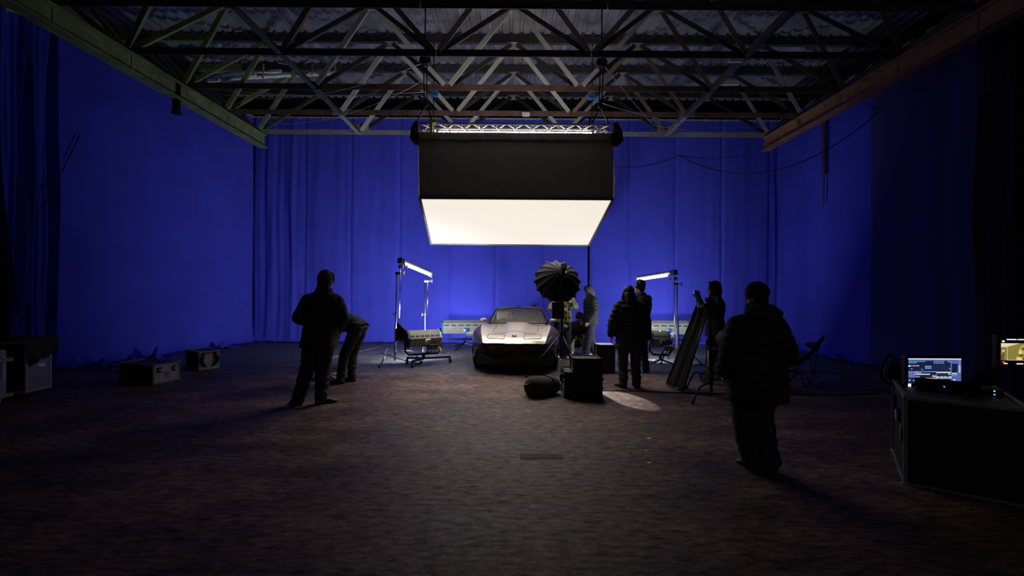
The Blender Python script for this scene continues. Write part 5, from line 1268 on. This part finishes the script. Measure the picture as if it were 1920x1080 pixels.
        if puffer: dj = lambda c, n: .012 * abs(math.sin(c.z * 38 + 1.5 * noise.noise(c * 3))) + .008 * noise.noise(c * 9 + V(sd_, 0, 0))
        else: dj = lambda c, n: .011 * noise.noise(V(c.x * 7, c.y * 7, c.z * 4.5) + V(sd_, 0, 0)) + .006 * noise.noise(c * 17)
        link('jacket', remesh(A, 'jacket', .011, 5, dj), jacket, root)
    if trousers:
        T = MB(); lb = leg_bulk
        rows.clear(); ring(pelvis - u1 * .02 * k, hips, u1, .176 * lb ** .5, .135 * lb ** .5); ring(pelvis + u1 * .08 * k, hips, u1, .160, .118); ring(pelvis - u1 * .09 * k, hips, u1, .160, .125)
        spine_rings(T, list(rows))
        for sd in 'LR':
            an = S('a' + sd); kn = S('k' + sd); low_ = an + V(0, 0, -.02 * k)
            limb(T, [S('h' + sd), kn, low_], [.102 * k * lb, .078 * k * lb, .064 * k * lb]); T.tube([an + (kn - an).normalized() * .03, low_ - (kn - an).normalized() * .015], [.066 * k * lb, .070 * k * lb], 14)
        dt = lambda c, n: .009 * noise.noise(V(c.x * 8, c.y * 8, c.z * 6) + V(3, 1, 0)) + .006 * math.sin(c.z * 55 + 3 * noise.noise(c * 6)) * (1 if c.z < .35 * k else .3)
        link('trousers', remesh(T, 'trousers', .011, 4, dt), trousers, root)
        for sd in 'LR':
            t_ = Vector(J['t' + sd]).normalized(); a_ = S('a' + sd); sdv = t_.cross(V(0, 0, 1)); pitch = V(t_.x, t_.y, 0).normalized(); q = MB(); up = sdv.cross(t_)
            rows2 = []
            for (s0, wd_, hh_, z_) in ((-.075, .018, .030, .030), (-.06, .034, .050, .050), (-.01, .038, .058, .056), (.05, .040, .046, .044), (.11, .046, .034, .032), (.16, .044, .027, .026), (.195, .030, .019, .020), (.21, .010, .010, .014)):
                c = a_ - up * (.095 * k - z_ * k) + t_ * s0 * k
                rows2.append([c + sdv * (wd_ * k * math.cos(t)) + up * (hh_ * k * math.sin(t) if math.sin(t) > 0 else z_ * k * max(-1, math.sin(t) * 1.25)) for t in [2 * PI * i / 16 for i in range(16)]])
            q.loft(rows2); build(q, 'shoe', shoes, root, smooth=True)
    if hood and hood != 'down':
        Hd = MB(); hw = hood_w; Hd.sph(hp_(0, .030, .030), (.112 * k * hw, .118 * k, .128 * k), 18, 12, HR); Hd.sph(hp_(0, .06, -.05), (.105 * k * hw, .10 * k * hw, .11 * k), 16, 10, HR)
        Hd.tube([hp_(0, .03, -.06), neck - u3 * .06 * k], [.10 * k * hw, .13 * k * hw], 16)
        Hd.tube([hp_(.105 * hw * math.sin(a) * .92, -.040 - .02 * math.cos(a), .035 + .090 * math.cos(a)) for a in [-2.3 + 4.6 * i / 16 for i in range(17)]], .020 * k, 10)
        link('hood', remesh(Hd, 'hood', .010, 4, lambda c, n: .006 * noise.noise(c * 11)), hood, root)
    if beanie:
        q = MB(); q.loft([[hp_(r * math.cos(t), .010 + r * 1.14 * math.sin(t), z) for t in [2 * PI * i / 20 for i in range(20)]] for z, r in ((-.01, .083), (.0, .090), (.04, .096), (.075, .095), (.08, .090), (.10, .086), (.135, .066), (.152, .035), (.158, .006))]); build(q, 'beanie', beanie, root, smooth=True)
    if hair and hood in (None, 'down'):
        q = MB(); q.sph(hp_(0, .032, .050), (.090 * k, .098 * k, .094 * k), 18, 12, HR)
        q.sph(hp_(0, .05, -.03), (.075 * k, .055 * k, .075 * k), 14, 10, HR)
        if long_hair:
            q.sph(hp_(0, .055, -.05), (.100 * k, .075 * k, .13 * k), 16, 10, HR)
            for s_ in (-1, 1): q.tube([hp_(s_ * .07, .0, .06), hp_(s_ * .098, .005, -.05), hp_(s_ * .10, .0, -.17)], [.03 * k, .036 * k, .030 * k], 10); q.sph(hp_(s_ * .10, .0, -.17), .030 * k, 10, 8)
            q.tube([hp_(0, .07, 0), hp_(0, .09, -.20)], [.09 * k, .085 * k], 14)
        link('hair', remesh(q, 'hair', .009, 2, lambda c, n: .006 * noise.noise(V(c.x * 30, c.y * 30, c.z * 7))), hair, root)
    if headset:
        build(MB().tube([hp_(.102 * math.cos(a), .02, .02 + .125 * math.sin(a)) for a in [PI * i / 14 for i in range(15)]], .010 * k, 8), 'headphone_band', 'black_plastic', root, smooth=True)
        for s_ in (-1, 1): build(MB().sph(hp_(s_ * .098, .015, .0), (.024 * k, .036 * k, .042 * k), 12, 8, HR), 'ear_cup', 'black_plastic', root, smooth=True)
    return root
AWAY = PI
def at(px, py): p = G(px, py); return V(p.x, p.y, 0)
# near man left, back to the camera (local -y is the way he faces; turned away his right hand is at picture right)
person('tall man in black seen from behind, legs apart, hands before him, nearest on left', at(586, 757), AWAY, 1.895,
       dict(pelvis=(-.10, .02, .93), waist=(-.115, .015, 1.06), chest=(-.125, .02, 1.28), neck=(-.145, .02, 1.455), head=(-.16, -.015, 1.592), face=(-.15, -1, -.1),
            sL=(.060, .03, 1.335), sR=(-.310, .02, 1.335), eL=(.165, .05, 1.12), wL=(.02, -.15, .99), eR=(-.405, .03, 1.11), wR=(-.27, -.15, .96), nL=(0, .2, -1), nR=(0, .2, -1),
            hL=(-.01, .02, .91), hR=(-.19, .02, .91), kL=(.065, -.02, .50), kR=(-.125, -.02, .48), aL=(.16, .05, .095), aR=(-.11, .0, .095), tL=(.75, -.65, 0), tR=(-.8, -.5, 0)),
       'cloth_black', 'cloth_black', 'shoe_black', hood='cloth_black', hood_w=.78, bulk=1.20, hem=.74, arms_bulk=1.12, leg_bulk=1.22, collar=True)
# man bending forward to the left behind him
person('man in black bending far forward behind the near man, one shoe forward', at(641, 717), -PI / 2 - .15, 1.74,
       dict(pelvis=(0, .30, .93), waist=(0, .17, 1.03), chest=(0, -.06, 1.05), neck=(0, -.26, .99), head=(0, -.42, .93), face=(0, -.6, -.8), sL=(.185, -.18, 1.0), sR=(-.185, -.18, 1.0), eL=(.22, -.26, .74), eR=(-.22, -.26, .74), wL=(.18, -.34, .52), wR=(-.18, -.34, .52),
            hL=(.092, .28, .88), hR=(-.092, .28, .88), kL=(.105, .10, .49), kR=(-.105, .14, .49), aL=(.11, .03, .095), aR=(-.12, .12, .095), nL=(-1, 0, 0), nR=(1, 0, 0)),
       'cloth_black', 'cloth_black', 'shoe_black', beanie='cloth_black', bulk=1.12, hem=.92, leg_bulk=1.1, puffer=True)
# woman with long hair, back to the camera
person('woman with long hair and wide black jacket seen from behind, middle right', at(1180, 726), AWAY, 1.70,
       dict(head=(.02, -.02, 1.615), face=(.15, -1, -.1), eL=(.30, .06, 1.12), wL=(.31, -.02, .92), eR=(-.27, .05, 1.12), wR=(-.15, -.16, 1.02), nR=(0, .2, -1), kL=(.11, -.01, .5), aL=(.115, .04, .095), tL=(.5, -.9, 0), tR=(-.4, -.9, 0)),
       'cloth_black', 'cloth_black', 'shoe_black', hair='hair_dark', long_hair=True, bulk=1.28, hem=.66, arms_bulk=1.25, leg_bulk=1.15, collar=True, puffer=True)
person('man with headphones and raised hand standing just behind the long-haired woman', at(1199, 697), AWAY + .5, 1.83,
       dict(face=(.2, -1, -.1), eR=(-.24, -.12, 1.16), wR=(-.16, -.30, 1.38), eL=(.25, .03, 1.13), wL=(.2, -.12, .95), nR=(.5, -.5, 0), tR=(-.9, -.5, 0)),
       'cloth_black', 'cloth_black', 'shoe_black', hair='hair_dark', headset=True, bulk=1.12, hem=.62, leg_bulk=1.05, collar=True)
# photographer holding up a phone, facing picture left
ph = at(1338, 701)
ph_r = -2.05
person('hooded person in black holding a phone up with both hands, behind the leaning flag', ph, ph_r, 1.80,
       dict(face=(.05, -1, -.05), eL=(.18, -.20, 1.20), wL=(.07, -.27, 1.45), eR=(-.20, -.21, 1.18), wR=(-.10, -.29, 1.46), nL=(-1, -.2, .1), nR=(1, -.2, .1), curl=.9, aL=(.11, -.06, .095), kL=(.10, -.05, .5), aR=(-.11, .10, .095)),
       'cloth_black', 'cloth_black', 'shoe_black', hood='cloth_red', gloves='cloth_black', bulk=1.20, hem=.72, arms_bulk=1.05, leg_bulk=1.05)
Rz = Matrix.Rotation(ph_r, 3, 'Z'); hp2 = ph + Rz @ (V(-.01, -.375, 1.555) * (1.80 / 1.75))
pn = thing('phone', 'phone with lit screen held up by the hooded person', 'phone', hp2, ph_r)
build(MB().box((0, 0, 0), (.15, .012, .075)), 'body', 'black_plastic', pn, bevel=.004); build(MB().box((0, .007, 0), (.135, .001, .066)), 'screen', 'g_lilac', pn)
# man in the long coat, walking, nearest on the right
person('figure in wide black padded coat and beanie walking away, nearest on right', at(1415, 878), AWAY + .15, 1.70,
       dict(head=(-.02, -.02, 1.62), face=(.3, -1, -.1), sL=(.165, .02, 1.34), sR=(-.165, .02, 1.34), eL=(.285, .05, 1.10), wL=(.25, -.10, .92), eR=(-.285, .05, 1.10), wR=(-.25, -.10, .92), kL=(.08, -.04, .50), kR=(-.04, .0, .50), aL=(.03, .00, .10), aR=(-.07, .10, .11), hL=(.085, .02, .91), hR=(-.085, .02, .91), tL=(.1, -1, -.1), tR=(-.05, -1, -.3)),
       'cloth_black', 'cloth_black', 'shoe_black', beanie='cloth_black', hair='hair_dark', bulk=1.42, hem=.66, arms_bulk=1.5, leg_bulk=1.55, collar=True, puffer=True, hood='down')
# grey-hooded man beside the car, in profile facing picture left
person('man in charcoal puffer jacket with grey hood, grey trousers and white shoes', at(1106, 669), -PI / 2 + .15, 1.72,
       dict(head=(0, -.05, 1.61), face=(0, -1, -.35), neck=(0, -.01, 1.46), eL=(.25, .04, 1.13), wL=(.22, -.10, .90), eR=(-.25, .04, 1.13), wR=(-.22, -.10, .90), kL=(.105, -.06, .5), kR=(-.105, .06, .50), aL=(.11, -.14, .095), aR=(-.11, .16, .095)),
       'cloth_char', 'cloth_slate', 'shoe_white', hood='cloth_grey', bulk=1.18, hem=.82, arms_bulk=1.22, leg_bulk=1.25, puffer=True, cuff=.05)
# camouflage man behind the umbrella
person('man in camouflage jacket and slate trousers standing behind the umbrella stand', at(1055, 673), .35, 1.78,
       dict(eL=(.31, .00, 1.20), wL=(.12, -.20, 1.30), eR=(-.31, .0, 1.16), wR=(-.15, -.22, 1.15), nL=(0, 0, -1), nR=(0, .5, -1)),
       'camo', 'cloth_slate', 'shoe_white', hair='hair_brown', bulk=1.2, hem=.86, arms_bulk=1.1, leg_bulk=1.2)
# crouching man with the brown beanie
cr_p = P(1084, 662, 11.55); cr_p.z = 0
person('crouching man in brown beanie holding a dark gadget between umbrella stand and grey-hooded man', cr_p, -.12, 1.72,
       dict(pelvis=(0, .18, .28), waist=(0, .12, .40), chest=(0, .0, .62), neck=(0, -.05, .79), head=(.02, -.10, .93), face=(.1, -1, -.25), sL=(.185, -.02, .74), sR=(-.185, -.02, .74), eL=(.24, -.16, .52), eR=(-.24, -.16, .52), wL=(.04, -.36, .47), wR=(-.08, -.36, .47), nL=(-1, 0, 0), nR=(1, 0, 0),
            hL=(.10, .15, .28), hR=(-.10, .15, .28), kL=(.19, -.22, .46), kR=(-.19, -.22, .44), aL=(.16, -.02, .10), aR=(-.16, -.02, .10)),
       'cloth_black', 'cloth_tan', 'shoe_white', beanie='cloth_brown', bulk=1.06, hem=.24, leg_bulk=1.05)
gp = cr_p + V(-.03, -.47, .49); gd = thing('gadget', 'small dark handheld gadget in the crouching man\'s hands', 'gadget', gp)
build(MB().box((0, 0, 0), (.11, .03, .07)), 'body', 'black_plastic', gd, bevel=.008); build(MB().tube([(.06, 0, 0), (.09, 0, .02)], .02, 8), 'knob', 'black_plastic', gd, smooth=True)
cb = cr_p + V(.02, -.26, .70); gd = thing('camera_monitor', 'small dark monitor hung before the crouching man\'s chest', 'monitor', cb)
build(MB().box((0, 0, 0), (.19, .04, .17)), 'body', 'cloth_brown', gd, bevel=.01); build(MB().tube([(-.08, 0, .08), (-.06, .10, .17), (.06, .10, .17), (.08, 0, .08)], .008, 6), 'strap', 'blackcloth', gd, smooth=True)
# two people inside the car
Rc = Matrix.Rotation(car.rotation_euler.z, 3, 'Z')
def in_car(x, y, z=0): return car.location + Rc @ V(x, y, z)
SEAT = dict(pelvis=(0, .10, .20), waist=(0, .13, .32), chest=(0, .20, .52), neck=(0, .20, .68), head=(0, .16, .82), sL=(.18, .19, .63), sR=(-.18, .19, .63), eL=(.23, .0, .42), eR=(-.23, .0, .42), wL=(.14, -.22, .48), wR=(-.14, -.22, .48),
            hL=(.09, .08, .20), hR=(-.09, .08, .20), kL=(.12, -.28, .26), kR=(-.12, -.28, .26), aL=(.12, -.42, -.02), aR=(-.12, -.42, -.02), nL=(-1, 0, 0), nR=(1, 0, 0))
person('person in pale top sitting behind the windscreen at picture right', in_car(.36, 2.42, .33), car.rotation_euler.z, 1.66, SEAT, 'cloth_tan', 'cloth_slate', 'shoe_white', hair='hair_brown', bulk=.95, hem=.16)
S2 = dict(SEAT); S2.update(head=(.06, .10, .70), neck=(.02, .17, .58), chest=(0, .18, .44), face=(.5, -1, -.1), sL=(.18, .17, .53), sR=(-.18, .17, .55))
person('blonde woman leaning low behind the windscreen at picture left', in_car(-.24, 2.42, .33), car.rotation_euler.z, 1.60, S2, 'cloth_tan', 'cloth_slate', 'shoe_white', hair='hair_blonde', long_hair=True, bulk=.92, hem=.16)
# ================================================================ split parts that hold several loose pieces
def islands(me):
    n = len(me.vertices); p = list(range(n))
    def fd(a):
        while p[a] != a: p[a] = p[p[a]]; a = p[a]
        return a
    for e in me.edges:
        a, b = fd(e.vertices[0]), fd(e.vertices[1])
        if a != b: p[a] = b
    g = {}
    for v in range(n): g.setdefault(fd(v), []).append(v)
    gs = list(g.values())
    bb = [[(min(me.vertices[i].co[c] for i in q), max(me.vertices[i].co[c] for i in q)) for c in range(3)] for q in gs]
    k = list(range(len(gs)))
    for i in range(len(gs)):
        for j in range(i):
            if all(bb[i][c][0] - .004 <= bb[j][c][1] and bb[j][c][0] - .004 <= bb[i][c][1] for c in range(3)):
                a, b = k[i], k[j]
                if a != b: k = [b if x == a else x for x in k]
    out = {}
    for q, kk in zip(gs, k): out.setdefault(kk, []).extend(q)
    return list(out.values())
for o in list(COL.objects):
    if o.type != 'MESH' or o.parent is None or 'kind' in o or len(o.data.vertices) > 1500 or o.data.users > 1: continue
    gs = islands(o.data)
    if len(gs) < 2: continue
    src = o.data
    for n_, q in enumerate(gs):
        ks = set(q); me = src.copy(); bm = bmesh.new(); bm.from_mesh(me)
        bmesh.ops.delete(bm, geom=[v for v in bm.verts if v.index not in ks], context='VERTS'); bm.to_mesh(me); bm.free()
        if n_ == 0: o.data = me
        else:
            c = o.copy(); c.data = me; COL.objects.link(c)
